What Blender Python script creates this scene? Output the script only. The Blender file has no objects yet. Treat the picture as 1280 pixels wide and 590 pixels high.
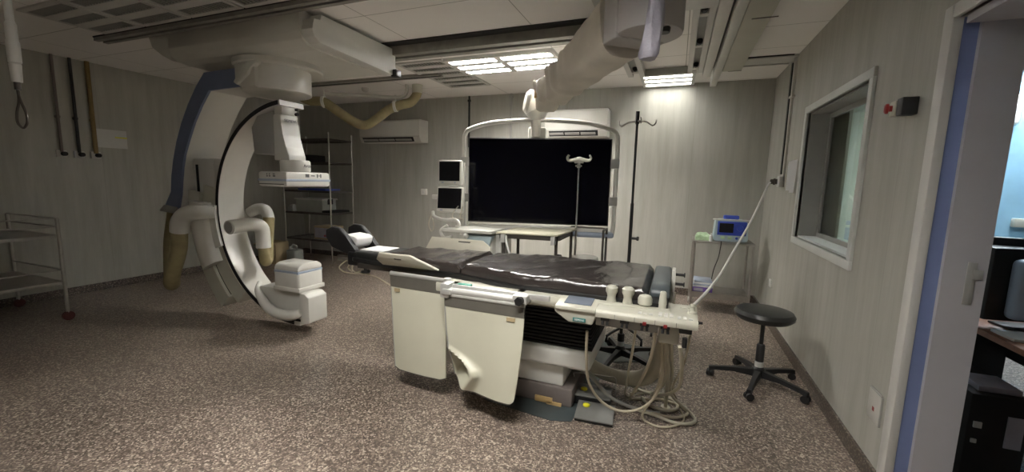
import bpy, bmesh, math, random
from mathutils import Vector, Matrix
random.seed(7)
PI = math.pi
sc = bpy.context.scene
COL = sc.collection
V = Vector

# ------------------------------------------------------------------ materials
def mat(name, col, rough=0.5, metal=0.0, spec=0.5, var=0.0, vscale=8.0, bump=0.0, bscale=40.0, coat=0.0, stretch=None):
    m = bpy.data.materials.new(name); m.use_nodes = True
    nt = m.node_tree; n = nt.nodes; b = n['Principled BSDF']
    b.inputs['Base Color'].default_value = (*col, 1)
    b.inputs['Roughness'].default_value = rough
    b.inputs['Metallic'].default_value = metal
    b.inputs['Specular IOR Level'].default_value = spec
    if coat: b.inputs['Coat Weight'].default_value = coat
    tc = n.new('ShaderNodeTexCoord'); mp = n.new('ShaderNodeMapping')
    nt.links.new(tc.outputs['Object'], mp.inputs['Vector'])
    if stretch: mp.inputs['Scale'].default_value = stretch
    nz = n.new('ShaderNodeTexNoise'); nz.inputs['Scale'].default_value = vscale
    nz.inputs['Detail'].default_value = 4
    nt.links.new(mp.outputs['Vector'], nz.inputs['Vector'])
    if var > 0:
        rp = n.new('ShaderNodeMapRange'); rp.inputs['From Min'].default_value = .3; rp.inputs['From Max'].default_value = .7
        rp.inputs['To Min'].default_value = 1 - var; rp.inputs['To Max'].default_value = 1 + var
        nt.links.new(nz.outputs['Fac'], rp.inputs['Value'])
        mx = n.new('ShaderNodeVectorMath'); mx.operation = 'SCALE'
        mx.inputs[0].default_value = col
        nt.links.new(rp.outputs['Result'], mx.inputs['Scale'])
        nt.links.new(mx.outputs['Vector'], b.inputs['Base Color'])
    if bump > 0:
        n2 = n.new('ShaderNodeTexNoise'); n2.inputs['Scale'].default_value = bscale; n2.inputs['Detail'].default_value = 3
        nt.links.new(mp.outputs['Vector'], n2.inputs['Vector'])
        bp = n.new('ShaderNodeBump'); bp.inputs['Strength'].default_value = bump; bp.inputs['Distance'].default_value = .01
        nt.links.new(n2.outputs['Fac'], bp.inputs['Height']); nt.links.new(bp.outputs['Normal'], b.inputs['Normal'])
    return m

def emit(name, col, s):
    m = bpy.data.materials.new(name); m.use_nodes = True
    nt = m.node_tree; nt.nodes.clear()
    o = nt.nodes.new('ShaderNodeOutputMaterial'); e = nt.nodes.new('ShaderNodeEmission')
    e.inputs[0].default_value = (*col, 1); e.inputs[1].default_value = s
    nt.links.new(e.outputs[0], o.inputs[0]); return m

def wall_mat():
    m = mat('wall_paper', (.30, .295, .24), .55, var=0.0, bump=.05, bscale=60)
    nt = m.node_tree; n = nt.nodes; b = n['Principled BSDF']
    tc = n.new('ShaderNodeTexCoord'); mp = n.new('ShaderNodeMapping'); mp.inputs['Scale'].default_value = (6.5, 6.5, .6)
    nt.links.new(tc.outputs['Object'], mp.inputs['Vector'])
    nz = n.new('ShaderNodeTexNoise'); nz.inputs['Scale'].default_value = 1.6; nz.inputs['Detail'].default_value = 7; nz.inputs['Roughness'].default_value = .65
    nt.links.new(mp.outputs['Vector'], nz.inputs['Vector'])
    cr = n.new('ShaderNodeValToRGB')
    cr.color_ramp.elements[0].position = .25; cr.color_ramp.elements[0].color = (.335, .325, .28, 1)
    cr.color_ramp.elements[1].position = .75; cr.color_ramp.elements[1].color = (.46, .455, .41, 1)
    nt.links.new(nz.outputs['Fac'], cr.inputs['Fac'])
    # panel seams every 1.2 m
    sp = n.new('ShaderNodeSeparateXYZ'); nt.links.new(tc.outputs['Object'], sp.inputs[0])
    ad = n.new('ShaderNodeMath'); ad.operation = 'ADD'; nt.links.new(sp.outputs['X'], ad.inputs[0]); nt.links.new(sp.outputs['Y'], ad.inputs[1])
    pp = n.new('ShaderNodeMath'); pp.operation = 'PINGPONG'; pp.inputs[1].default_value = .6; nt.links.new(ad.outputs[0], pp.inputs[0])
    lt = n.new('ShaderNodeMath'); lt.operation = 'LESS_THAN'; lt.inputs[1].default_value = .004; nt.links.new(pp.outputs[0], lt.inputs[0])
    mx = n.new('ShaderNodeMix'); mx.data_type = 'RGBA'; mx.inputs['B'].default_value = (.2, .195, .16, 1)
    ml = n.new('ShaderNodeMath'); ml.operation = 'MULTIPLY'; ml.inputs[1].default_value = .22; nt.links.new(lt.outputs[0], ml.inputs[0])
    nt.links.new(ml.outputs[0], mx.inputs['Factor']); nt.links.new(cr.outputs['Color'], mx.inputs['A'])
    nt.links.new(mx.outputs['Result'], b.inputs['Base Color'])
    return m

def floor_mat(name, dark=1.0):
    m = mat(name, (.1, .08, .07), .28, spec=.5)
    nt = m.node_tree; n = nt.nodes; b = n['Principled BSDF']
    tc = n.new('ShaderNodeTexCoord')
    vo = n.new('ShaderNodeTexVoronoi'); vo.inputs['Scale'].default_value = 120
    nt.links.new(tc.outputs['Object'], vo.inputs['Vector'])
    sp = n.new('ShaderNodeSeparateColor'); nt.links.new(vo.outputs['Color'], sp.inputs[0])
    cr = n.new('ShaderNodeValToRGB'); cr.color_ramp.interpolation = 'CONSTANT'
    e = cr.color_ramp.elements
    e[0].position = 0; e[0].color = (.115*dark, .086*dark, .072*dark, 1)
    e[1].position = .38; e[1].color = (.205*dark, .162*dark, .134*dark, 1)
    for p, c in ((.66, (.33, .27, .215)), (.84, (.52, .45, .37)), (.95, (.09, .072, .062))):
        x = e.new(p); x.color = (c[0]*dark, c[1]*dark, c[2]*dark, 1)
    nt.links.new(sp.outputs[0], cr.inputs['Fac'])
    nz = n.new('ShaderNodeTexNoise'); nz.inputs['Scale'].default_value = 1.3; nz.inputs['Detail'].default_value = 5
    nt.links.new(tc.outputs['Object'], nz.inputs['Vector'])
    mr = n.new('ShaderNodeMapRange'); mr.inputs['From Min'].default_value = .3; mr.inputs['From Max'].default_value = .7
    mr.inputs['To Min'].default_value = .82; mr.inputs['To Max'].default_value = 1.12
    nt.links.new(nz.outputs['Fac'], mr.inputs['Value'])
    # tile joints 0.4 m
    sx = n.new('ShaderNodeSeparateXYZ'); nt.links.new(tc.outputs['Object'], sx.inputs[0])
    lts = []
    for ax in ('X', 'Y'):
        pp = n.new('ShaderNodeMath'); pp.operation = 'PINGPONG'; pp.inputs[1].default_value = .3; nt.links.new(sx.outputs[ax], pp.inputs[0])
        lt = n.new('ShaderNodeMath'); lt.operation = 'LESS_THAN'; lt.inputs[1].default_value = .0025; nt.links.new(pp.outputs[0], lt.inputs[0]); lts.append(lt)
    mxx = n.new('ShaderNodeMath'); mxx.operation = 'MAXIMUM'; nt.links.new(lts[0].outputs[0], mxx.inputs[0]); nt.links.new(lts[1].outputs[0], mxx.inputs[1])
    k = n.new('ShaderNodeMath'); k.operation = 'MULTIPLY_ADD'; k.inputs[1].default_value = -.3; k.inputs[2].default_value = 1; nt.links.new(mxx.outputs[0], k.inputs[0])
    kk = n.new('ShaderNodeMath'); kk.operation = 'MULTIPLY'; nt.links.new(k.outputs[0], kk.inputs[0]); nt.links.new(mr.outputs[0], kk.inputs[1])
    vm = n.new('ShaderNodeVectorMath'); vm.operation = 'SCALE'; nt.links.new(cr.outputs['Color'], vm.inputs[0]); nt.links.new(kk.outputs[0], vm.inputs['Scale'])
    nt.links.new(vm.outputs[0], b.inputs['Base Color'])
    r2 = n.new('ShaderNodeMapRange'); r2.inputs['To Min'].default_value = .22; r2.inputs['To Max'].default_value = .42
    nt.links.new(nz.outputs['Fac'], r2.inputs['Value']); nt.links.new(r2.outputs[0], b.inputs['Roughness'])
    return m

def ceil_mat():
    m = mat('ceiling_tile', (.8, .78, .74), .7)
    nt = m.node_tree; n = nt.nodes; b = n['Principled BSDF']
    tc = n.new('ShaderNodeTexCoord'); sx = n.new('ShaderNodeSeparateXYZ'); nt.links.new(tc.outputs['Object'], sx.inputs[0])
    lts = []
    for ax, off, half in (('X', 0, .6), ('Y', .2, .3)):
        a = n.new('ShaderNodeMath'); a.operation = 'ADD'; a.inputs[1].default_value = off; nt.links.new(sx.outputs[ax], a.inputs[0])
        pp = n.new('ShaderNodeMath'); pp.operation = 'PINGPONG'; pp.inputs[1].default_value = half; nt.links.new(a.outputs[0], pp.inputs[0])
        lt = n.new('ShaderNodeMath'); lt.operation = 'LESS_THAN'; lt.inputs[1].default_value = .0035; nt.links.new(pp.outputs[0], lt.inputs[0]); lts.append(lt)
    mxx = n.new('ShaderNodeMath'); mxx.operation = 'MAXIMUM'; nt.links.new(lts[0].outputs[0], mxx.inputs[0]); nt.links.new(lts[1].outputs[0], mxx.inputs[1])
    mx = n.new('ShaderNodeMix'); mx.data_type = 'RGBA'; mx.inputs['A'].default_value = (.90, .88, .85, 1); mx.inputs['B'].default_value = (.42, .41, .38, 1)
    nt.links.new(mxx.outputs[0], mx.inputs['Factor']); nt.links.new(mx.outputs['Result'], b.inputs['Base Color'])
    return m

M = dict(
    wall=wall_mat(), floor=floor_mat('terrazzo_floor'), skirting=floor_mat('terrazzo_skirting', .45), ceil=ceil_mat(),
    white=mat('warm_white_plastic', (.62, .61, .56), .35, var=.03, vscale=5),
    cream=mat('cream_plastic', (.50, .49, .415), .4, var=.04, vscale=6),
    offwhite=mat('offwhite_enamel', (.66, .65, .60), .3, coat=.2, var=.03),
    alu=mat('satin_aluminium', (.60, .60, .58), .38, metal=.5, var=.05),
    consolescreen=mat('console_screen', (.13, .155, .20), .25, var=.05),
    pedalm=mat('pedal_grey_metal', (.21, .21, .20), .36, metal=.25, var=.1),
    wallplate=mat('pale_wall_plate', (.50, .49, .45), .45, var=.04),
    caster=mat('deep_red_caster', (.07, .012, .012), .5, var=.05),
    whitepaper=mat('bright_paper', (.85, .85, .86), .6),
    basew=mat('pale_grey_light_lift', (.74, .74, .70), .4, var=.03),  # albedo raised to make up for light missing on shaded faces
    plinth=mat('brown_grey_plinth', (.17, .145, .135), .5, var=.08),
    endpad=mat('slate_grey_pad', (.065, .078, .085), .4, var=.05),
    darkred=mat('dark_red_rubber', (.22, .02, .02), .5, var=.05),
    olive=mat('olive_curtain', (.20, .20, .13), .8, var=.15, vscale=12, stretch=(6, 6, .3)),
    greyplast=mat('grey_plastic', (.33, .325, .30), .45, var=.05),
    lgrey=mat('light_grey_paint', (.58, .58, .55), .4, var=.03),
    blue=mat('slate_blue_paint', (.15, .185, .29), .4, var=.05),
    bluegrey=mat('blue_grey_plastic', (.36, .42, .52), .35, var=.04),
    paleblue=mat('pale_blue_enamel', (.45, .56, .60), .3, var=.04),
    teal=mat('teal_plastic', (.02, .3, .22), .4, var=.05),
    black=mat('black_plastic', (.012, .012, .013), .4, var=.1),
    blackm=mat('matt_black_rubber', (.010, .010, .011), .7, var=.1),
    screen=mat('black_glass_screen', (.001, .001, .004), .12, spec=.12),
    smallscreen=mat('small_black_screen', (.006, .006, .008), .15, spec=.35),
    vinyl=mat('dark_vinyl', (.033, .027, .025), .24, spec=.6, var=.12, vscale=4, bump=.8, bscale=10, coat=.15, stretch=(1.6, 1, 1)),
    stoolv=mat('black_stool_vinyl', (.02, .021, .02), .33, var=.1),
    steel=mat('brushed_steel', (.42, .40, .37), .35, metal=.9, var=.08, vscale=20),
    chrome=mat('chrome', (.62, .61, .59), .24, metal=1.0, var=.05),
    darksteel=mat('dark_steel', (.11, .10, .09), .4, metal=.7, var=.1),
    beigehose=mat('beige_cloth_hose', (.27, .225, .115), .8, var=.12, vscale=14, bump=.3, bscale=30),
    tanhose=mat('tan_hose', (.50, .465, .37), .5, var=.08, vscale=9),
    cable=mat('beige_cable', (.45, .40, .30), .5, var=.05),
    wcable=mat('white_cable', (.68, .67, .63), .4, var=.03),
    curtain=mat('cream_lead_vinyl', (.58, .57, .46), .42, var=.06, vscale=3, bump=.12, bscale=6),
    curtaintop=mat('grey_vinyl_strip', (.115, .108, .092), .4, var=.1, bump=.3, bscale=20),
    cloth=mat('grey_cover_cloth', (.74, .69, .61), .75, var=.08, vscale=5, bump=.6, bscale=9),
    drum=mat('grey_drum_paint', (.42, .40, .39), .5, var=.03),
    plasticbag=mat('lavender_plastic_bag', (.36, .35, .41), .45, var=.12, vscale=10, bump=.7, bscale=22),
    yellow=mat('yellow_plastic', (.75, .70, .03), .4, var=.03),
    red=mat('red_plastic', (.28, .02, .02), .35, var=.05),
    green=mat('pale_green_plastic', (.42, .58, .36), .35, var=.2, vscale=30),
    purple=mat('purple_carton', (.16, .09, .34), .5, var=.4, vscale=25),
    royal=mat('royal_blue_plastic', (.035, .07, .42), .35, var=.06),
    cardboard=mat('kraft_cardboard', (.40, .32, .19), .8, var=.1),
    paper=mat('white_paper', (.72, .72, .72), .7, var=.03),
    jug=mat('milky_plastic', (.42, .45, .42), .35, var=.08),
    matblue=mat('blue_grey_floor_plate', (.05, .063, .066), .35, var=.15, vscale=6),
    beigeboard=mat('beige_laminate', (.58, .55, .42), .35, var=.05),
    carbon=mat('carbon_black', (.018, .018, .018), .3, var=.1),
    armpanel=mat('pale_arm_board', (.58, .555, .46), .35, var=.03),
    rail=mat('aluminium_rail', (.30, .29, .26), .45, metal=.1, var=.15, vscale=10),
    raildark=mat('dark_rail_slot', (.02, .02, .02), .6, var=.05),
    louvre=mat('louvre_grey', (.11, .115, .09), .5, var=.25, vscale=60, metal=0.0),
    trim=mat('white_window_trim', (.60, .61, .58), .35, var=.03),
    doorframe=mat('white_door_frame', (.62, .61, .58), .35, var=.03),
    jamb=mat('grey_jamb_paint', (.46, .45, .47), .45, var=.03),
    jambblue=mat('blue_jamb', (.17, .21, .38), .45, var=.04),
    bluewall=mat('sky_blue_wall', (.30, .52, .66), .6, var=.04),
    greenwall=mat('grey_green_wall', (.56, .62, .50), .6, var=.1, vscale=3),
    wood=mat('brown_desk_wood', (.22, .09, .045), .35, var=.15, vscale=6, stretch=(1, 8, 1)),
    duct=mat('dark_pipe', (.02, .02, .02), .5, var=.1),
    tanpipe=mat('ochre_pipe', (.22, .15, .05), .5, var=.1),
    greypipe=mat('grey_pipe', (.16, .13, .12), .5, var=.1),
    orangepatch=mat('ochre_tape', (.50, .34, .15), .6, var=.1),
    siemens=mat('teal_print', (.05, .19, .18), .5),
    ink=mat('dark_print', (.05, .05, .06), .5),
    lampon=emit('lamp_glow', (1.0, .97, .91), 70.0),
    lampback=emit('lamp_glow_dim', (1.0, .98, .90), 9.5),
    lampfront=emit('lamp_glow_front', (1.0, .97, .91), 46.0),
    lampctl=emit('lamp_glow_control', (.85, .93, 1.0), 42.0),
    lampframe=mat('lamp_frame_white', (.60, .59, .56), .4, var=.03),
    fin=mat('lamp_fin', (.78, .80, .86), .3, var=.02),
)
# glass
g = bpy.data.materials.new('window_glass'); g.use_nodes = True
gb = g.node_tree.nodes['Principled BSDF']; gb.inputs['Base Color'].default_value = (.88, .93, .88, 1)
gb.inputs['Transmission Weight'].default_value = 1; gb.inputs['Roughness'].default_value = .02; gb.inputs['IOR'].default_value = 1.45
M['glass'] = g

# ------------------------------------------------------------------ mesh builder
class MB:
    def __init__(s): s.bm = bmesh.new()
    def _xf(s, vs, mtx):
        if mtx is not None:
            for v in vs: v.co = mtx @ v.co
    def box(s, x0, x1, y0, y1, z0, z1, bev=0, mtx=None, seg=2):
        bm = s.bm
        vs = [bm.verts.new((x, y, z)) for x in (x0, x1) for y in (y0, y1) for z in (z0, z1)]
        fs = [bm.faces.new([vs[i] for i in f]) for f in ((0, 1, 3, 2), (4, 6, 7, 5), (0, 4, 5, 1), (2, 3, 7, 6), (0, 2, 6, 4), (1, 5, 7, 3))]
        if bev > 0:
            es = list({e for f in fs for e in f.edges})
            r = bmesh.ops.bevel(bm, geom=es, offset=bev, segments=seg, profile=.5, affect='EDGES')
            vv = {v for f in r['faces'] for v in f.verts} | {v for v in vs if v.is_valid}
            s._xf(vv, mtx)
        else: s._xf(vs, mtx)
        return s
    def ring(s, c, ux, uy, rx, ry, n, a0=0):
        return [s.bm.verts.new(c + ux * (rx * math.cos(a0 + 2 * PI * i / n)) + uy * (ry * math.sin(a0 + 2 * PI * i / n))) for i in range(n)]
    def skin(s, rings, cap=True):
        n = len(rings[0])
        for a, b in zip(rings[:-1], rings[1:]):
            for i in range(n):
                s.bm.faces.new((a[i], a[(i + 1) % n], b[(i + 1) % n], b[i]))
        if cap:
            s.bm.faces.new(rings[0][::-1]); s.bm.faces.new(rings[-1])
        return s
    def cyl(s, p0, p1, r0, r1=None, n=16):
        if r1 is None: r1 = r0
        p0, p1 = V(p0), V(p1); d = (p1 - p0).normalized()
        ux = d.orthogonal().normalized(); uy = d.cross(ux)
        return s.skin([s.ring(p0, ux, uy, r0, r0, n), s.ring(p1, ux, uy, r1, r1, n)])
    def tube(s, pts, r, n=10, sub=6, flat=1.0, smooth=True):
        pts = [V(p) for p in pts]
        rr = r if isinstance(r, (list, tuple)) else [r] * len(pts)
        P, R = [], []
        if smooth and len(pts) > 2:
            for i in range(len(pts) - 1):
                a = pts[max(i - 1, 0)]; b = pts[i]; c = pts[i + 1]; d = pts[min(i + 2, len(pts) - 1)]
                for k in range(sub):
                    t = k / sub
                    P.append(.5 * ((2 * b) + (c - a) * t + (2 * a - 5 * b + 4 * c - d) * t * t + (3 * b - a - 3 * c + d) * t ** 3))
                    R.append(rr[i] * (1 - t) + rr[i + 1] * t)
            P.append(pts[-1]); R.append(rr[-1])
        else: P, R = pts, list(rr)
        rings = []; ux = None
        for i, p in enumerate(P):
            d = (P[min(i + 1, len(P) - 1)] - P[max(i - 1, 0)]).normalized()
            if ux is None: ux = d.orthogonal().normalized()
            else:
                ux = ux - d * ux.dot(d)
                ux = ux.normalized() if ux.length > 1e-6 else d.orthogonal().normalized()
            uy = d.cross(ux)
            rings.append(s.ring(p, ux, uy, R[i], R[i] * flat, n))
        return s.skin(rings)
    def lathe(s, prof, c, n=32, axis=(0, 0, 1)):
        c = V(c); ax = V(axis).normalized(); ux = ax.orthogonal().normalized(); uy = ax.cross(ux)
        return s.skin([s.ring(c + ax * h, ux, uy, max(r, .0005), max(r, .0005), n) for r, h in prof])
    def prism(s, poly, axis, a0, a1, bev=0, mtx=None):
        # poly in the two other axes: x -> (y,z), y -> (x,z), z -> (x,y)
        def mk(p, a):
            return {'x': (a, p[0], p[1]), 'y': (p[0], a, p[1]), 'z': (p[0], p[1], a)}[axis]
        A = [s.bm.verts.new(mk(p, a0)) for p in poly]; B = [s.bm.verts.new(mk(p, a1)) for p in poly]
        n = len(poly); fs = [s.bm.faces.new(A[::-1]), s.bm.faces.new(B)]
        for i in range(n): fs.append(s.bm.faces.new((A[i], A[(i + 1) % n], B[(i + 1) % n], B[i])))
        if bev > 0:
            es = list({e for f in fs for e in f.edges})
            r = bmesh.ops.bevel(s.bm, geom=es, offset=bev, segments=2, profile=.5, affect='EDGES')
            vv = {v for f in r['faces'] for v in f.verts} | {v for v in A + B if v.is_valid}
            s._xf(vv, mtx)
        else: s._xf(A + B, mtx)
        return s
    def arc(s, cx, cz, r0, r1, a0, a1, y0, y1, n=48, bev=0):
        poly = []
        for i in range(n + 1):
            a = math.radians(a0 + (a1 - a0) * i / n); poly.append((cx + r1 * math.cos(a), cz + r1 * math.sin(a)))
        for i in range(n, -1, -1):
            a = math.radians(a0 + (a1 - a0) * i / n); poly.append((cx + r0 * math.cos(a), cz + r0 * math.sin(a)))
        # quads strip (concave shape): build as segments
        rows = []
        for i in range(n + 1):
            a = math.radians(a0 + (a1 - a0) * i / n); ca, sa = math.cos(a), math.sin(a)
            rows.append([s.bm.verts.new((cx + r * ca, y, cz + r * sa)) for r, y in ((r0, y0), (r1, y0), (r1, y1), (r0, y1))])
        return s.skin(rows)
    def sweep(s, rows, cap=True):
        return s.skin([[s.bm.verts.new(p) for p in r] for r in rows], cap)
    def ball(s, c, r, sz=1.0, n=16):
        prof = [(r * math.sin(PI * i / 10), -r * sz * math.cos(PI * i / 10)) for i in range(11)]
        return s.lathe(prof, c, n)
    def grid(s, f, nu, nv):
        vs = [[s.bm.verts.new(f(i / nu, j / nv)) for j in range(nv + 1)] for i in range(nu + 1)]
        for i in range(nu):
            for j in range(nv): s.bm.faces.new((vs[i][j], vs[i + 1][j], vs[i + 1][j + 1], vs[i][j + 1]))
        return s

def finish(name, mb, m, shift):
    bm = mb.bm
    bmesh.ops.recalc_face_normals(bm, faces=bm.faces[:])
    if shift.length > 0: bmesh.ops.translate(bm, vec=-shift, verts=bm.verts[:])
    for f in bm.faces: f.smooth = True
    for e in bm.edges:
        if len(e.link_faces) == 2 and e.calc_face_angle(0) > math.radians(38): e.smooth = False
    me = bpy.data.meshes.new(name); bm.to_mesh(me); bm.free()
    me.materials.append(m)
    o = bpy.data.objects.new(name, me); COL.objects.link(o)
    return o
SHIFT = {}
def thing(name, label, cat, loc=(0, 0, 0), rz=0, group=None, local=False, kind=None):
    o = bpy.data.objects.new(name, None); COL.objects.link(o); o.empty_display_size = .1
    o.location = loc; o.rotation_euler = (0, 0, rz)
    o['label'] = label; o['category'] = cat
    if group: o['group'] = group
    if kind: o['kind'] = kind
    SHIFT[o] = V((0, 0, 0)) if local else V(loc)
    return o
def part(name, mb, m, parent, label=None):
    r = parent
    while r.parent: r = r.parent
    o = finish(name, mb, m, SHIFT[r]); o.parent = parent
    if label: o['label'] = label
    return o
def solo(name, mb, m, label, cat, loc=(0, 0, 0), group=None, kind=None):
    o = finish(name, mb, m, V(loc)); o.location = loc
    o['label'] = label; o['category'] = cat
    if group: o['group'] = group
    if kind: o['kind'] = kind
    SHIFT[o] = V(loc)
    return o
def struct(name, mb, m, label, cat):
    o = finish(name, mb, m, V((0, 0, 0))); o['kind'] = 'structure'; o['label'] = label; o['category'] = cat
    SHIFT[o] = V((0, 0, 0)); return o
def copy_tree(o, parent=None):
    c = o.copy(); COL.objects.link(c); c.parent = parent
    if o in SHIFT: SHIFT[c] = SHIFT[o]
    for ch in [x for x in bpy.data.objects if x.parent == o]: copy_tree(ch, c)
    return c
def text_part(name, txt, size, loc, rot, m, parent, ext=.0006, label=None, local=False, sx=1.0):
    cu = bpy.data.curves.new(name, 'FONT'); cu.body = txt; cu.size = size; cu.extrude = ext
    cu.align_x = 'CENTER'; cu.align_y = 'CENTER'
    tmp = bpy.data.objects.new(name, cu); COL.objects.link(tmp)
    dg = bpy.context.evaluated_depsgraph_get()
    me = bpy.data.meshes.new_from_object(tmp.evaluated_get(dg)); bpy.data.objects.remove(tmp); bpy.data.curves.remove(cu)
    r = parent
    while r.parent: r = r.parent
    mt = Matrix.Translation(V(loc) - SHIFT[r]) @ rot.to_4x4() @ Matrix.Diagonal((sx, 1, 1, 1))
    me.transform(mt); me.materials.clear(); me.materials.append(m)
    o = bpy.data.objects.new(name, me); COL.objects.link(o); o.parent = parent
    if label: o['label'] = label
    return o
FACE_NEGY = Matrix(((1, 0, 0), (0, 0, -1), (0, 1, 0)))       # text readable from -y side
FACE_POSX = Matrix(((0, 0, 1), (1, 0, 0), (0, 1, 0)))        # readable from +x side
def Rz(a, c=(0, 0, 0)):
    c = V(c); return Matrix.Translation(c) @ Matrix.Rotation(a, 4, 'Z') @ Matrix.Translation(-c)

# ------------------------------------------------------------------ camera (calibrated from the photo's lines)
yaw, pit, rol, FPX = math.radians(-21.4), math.radians(7.56), math.radians(1.33), 518.0
fw = V((math.sin(yaw) * math.cos(pit), math.cos(yaw) * math.cos(pit), -math.sin(pit)))
rt = V((math.cos(yaw), -math.sin(yaw), 0)); up = rt.cross(fw)
r2 = math.cos(rol) * rt + math.sin(rol) * up; u2 = -math.sin(rol) * rt + math.cos(rol) * up
cd = bpy.data.cameras.new('camera'); cam = bpy.data.objects.new('camera', cd); COL.objects.link(cam)
cd.sensor_width = 36; cd.sensor_fit = 'HORIZONTAL'; cd.lens = FPX * 36 / 1280; cd.clip_start = .02
cam.matrix_world = Matrix(((r2.x, u2.x, -fw.x, 0), (r2.y, u2.y, -fw.y, 0), (r2.z, u2.z, -fw.z, 1.45), (0, 0, 0, 1)))
sc.camera = cam

# ------------------------------------------------------------------ the room
XL, XR, YB, YF, HC = -6.54, 1.0, 5.85, -1.9, 2.72
XR2, XC = 1.19, 4.2                       # wall thickness, far side of the control room
struct('floor', MB().box(XL - .2, XC + .2, YF - .2, YB + .2, -.1, 0), M['floor'], 'brown speckled terrazzo floor', 'floor')
struct('ceiling', MB().box(XL - .2, XC + .2, YF - .2, YB + .2, HC, HC + .1), M['ceil'], 'white panelled ceiling with thin joints', 'ceiling')
struct('wall_left', MB().box(XL - .2, XL, YF, YB + .2, 0, HC), M['wall'], 'dim grey wall with vertical grain at the left', 'wall')
struct('wall_back', MB().box(XL, XR2, YB, YB + .2, 0, HC), M['wall'], 'grey vertically grained wall behind the display', 'wall')
struct('wall_front', MB().box(XL - .2, XC + .2, YF - .2, YF, 0, HC), M['wall'], 'grey wall behind the camera', 'wall')
WY0, WY1, WZ0, WZ1 = 3.05, 4.30, 1.02, 2.08
DY0, DY1, DZ = 1.35, 2.30, 2.14
w = MB()
w.box(XR, XR2, WY1, YB, 0, HC).box(XR, XR2, WY0, WY1, 0, WZ0).box(XR, XR2, WY0, WY1, WZ1, HC)
w.box(XR, XR2, DY1, WY0, 0, HC).box(XR, XR2, DY0, DY1, DZ, HC).box(XR, XR2, YF, DY0, 0, HC)
struct('wall_right', w, M['wall'], 'pale grey grained wall with control window and door opening', 'wall')
struct('wall_control_room', MB().box(XC, XC + .2, YF, YB, 0, HC).box(2.6, XC, YB, YB + .2, 0, HC), M['bluewall'], 'sky blue wall of the control room', 'wall')
struct('wall_control_rear', MB().box(XR2, 2.6, YB, YB + .2, 0, HC), M['greenwall'], 'grey-green wall seen through the control window', 'wall')
struct('baseboard_left', MB().box(XL, XL + .015, YF, YB, 0, .09), M['skirting'], 'dark terrazzo skirting along the left wall', 'baseboard')
struct('baseboard_back', MB().box(XL + .015, XR, YB - .015, YB, 0, .09), M['skirting'], 'dark terrazzo skirting along the back wall', 'baseboard')
struct('baseboard_right', MB().box(XR - .015, XR, DY1 + .06, YB - .015, 0, .09), M['skirting'], 'dark terrazzo skirting along the right wall', 'baseboard')
# ceiling edge strip by the rear right corner, lower soffit
struct('trim_1', MB().box(.54, XR, 4.86, 5.1, HC - .02, HC).box(.54, XR - .03, 5.1, 5.12, HC - .03, HC), M['lampframe'], 'white ceiling trim strip by the right rear corner', 'trim')
struct('trim_2', MB().box(.56, XR - .04, 4.852, 4.86, HC - .012, HC), M['raildark'], 'dark gap beside the ceiling trim strip', 'trim')
# window 1
wf = MB()
fr = .055
wf.box(XR - .018, XR + .02, WY0 - fr, WY1 + fr, WZ1, WZ1 + fr, .004).box(XR - .018, XR + .02, WY0 - fr, WY1 + fr, WZ0 - fr, WZ0, .004)
wf.box(XR - .018, XR + .02, WY0 - fr, WY0, WZ0, WZ1, .004).box(XR - .018, XR + .02, WY1, WY1 + fr, WZ0, WZ1, .004)
win = struct('window_1', wf, M['trim'], 'white framed control room window in the right wall', 'window')
part('window_reveal', MB().box(XR + .02, XR2, WY1 - .012, WY1, WZ0, WZ1).box(XR + .02, XR2, WY0, WY0 + .012, WZ0, WZ1).box(XR + .02, XR2, WY0, WY1, WZ1 - .012, WZ1), M['greyplast'], win)
part('window_sill', MB().box(XR + .02, XR2, WY0, WY1, WZ0, WZ0 + .015), M['trim'], win)
part('glazing_bead', MB().box(XR2 - .04, XR2 - .025, WY0 + .012, WY1 - .012, WZ0 + .015, WZ0 + .05).box(XR2 - .04, XR2 - .025, WY0 + .012, WY1 - .012, WZ1 - .05, WZ1 - .012)
     .box(XR2 - .04, XR2 - .025, WY1 - .05, WY1 - .012, WZ0 + .05, WZ1 - .05), M['greyplast'], win)
part('window_curtain', MB().box(XR2 + .05, XR2 + .07, 4.12, 4.60, .9, 2.3), M['olive'], win)
part('window_glass', MB().box(XR2 - .022, XR2 - .012, WY0 + .012, WY1 - .012, WZ0 + .015, WZ1 - .012), M['glass'], win)
# door 1: frame and the jamb facing the camera
df = MB()
df.box(XR - .015, XR + .02, DY1 - .014, DY1 + .055, 0, DZ + .055, .003).box(XR - .015, XR + .02, DY0 - .055, DY0, 0, DZ + .055, .003).box(XR - .015, XR + .02, DY0, DY1, DZ, DZ + .055, .003)
door = struct('door_1', df, M['doorframe'], 'open doorway with white frame at the right edge', 'door')
part('blue_jamb_strip', MB().box(XR + .02, XR + .07, DY1 - .010, DY1 - .0005, 0, DZ), M['jambblue'], door, 'slate blue strip of the door jamb')  # narrow strip coloured slate blue, unlike the grey jamb face
part('jamb_face', MB().box(XR + .07, XR2 + .02, DY1 - .03, DY1, 0, DZ).box(XR + .02, XR2 + .02, DY0, DY1 - .03, DZ - .03, DZ).box(XR + .02, XR2 + .02, DY0, DY0 + .03, 0, DZ - .03), M['jamb'], door)
part('strike_plate', MB().box(XR + .145, XR + .175, DY1 - .034, DY1 - .03, .98, 1.16, .001).box(XR + .165, XR + .195, DY1 - .036, DY1 - .03, 1.09, 1.13, .001), M['greyplast'], door)

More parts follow.
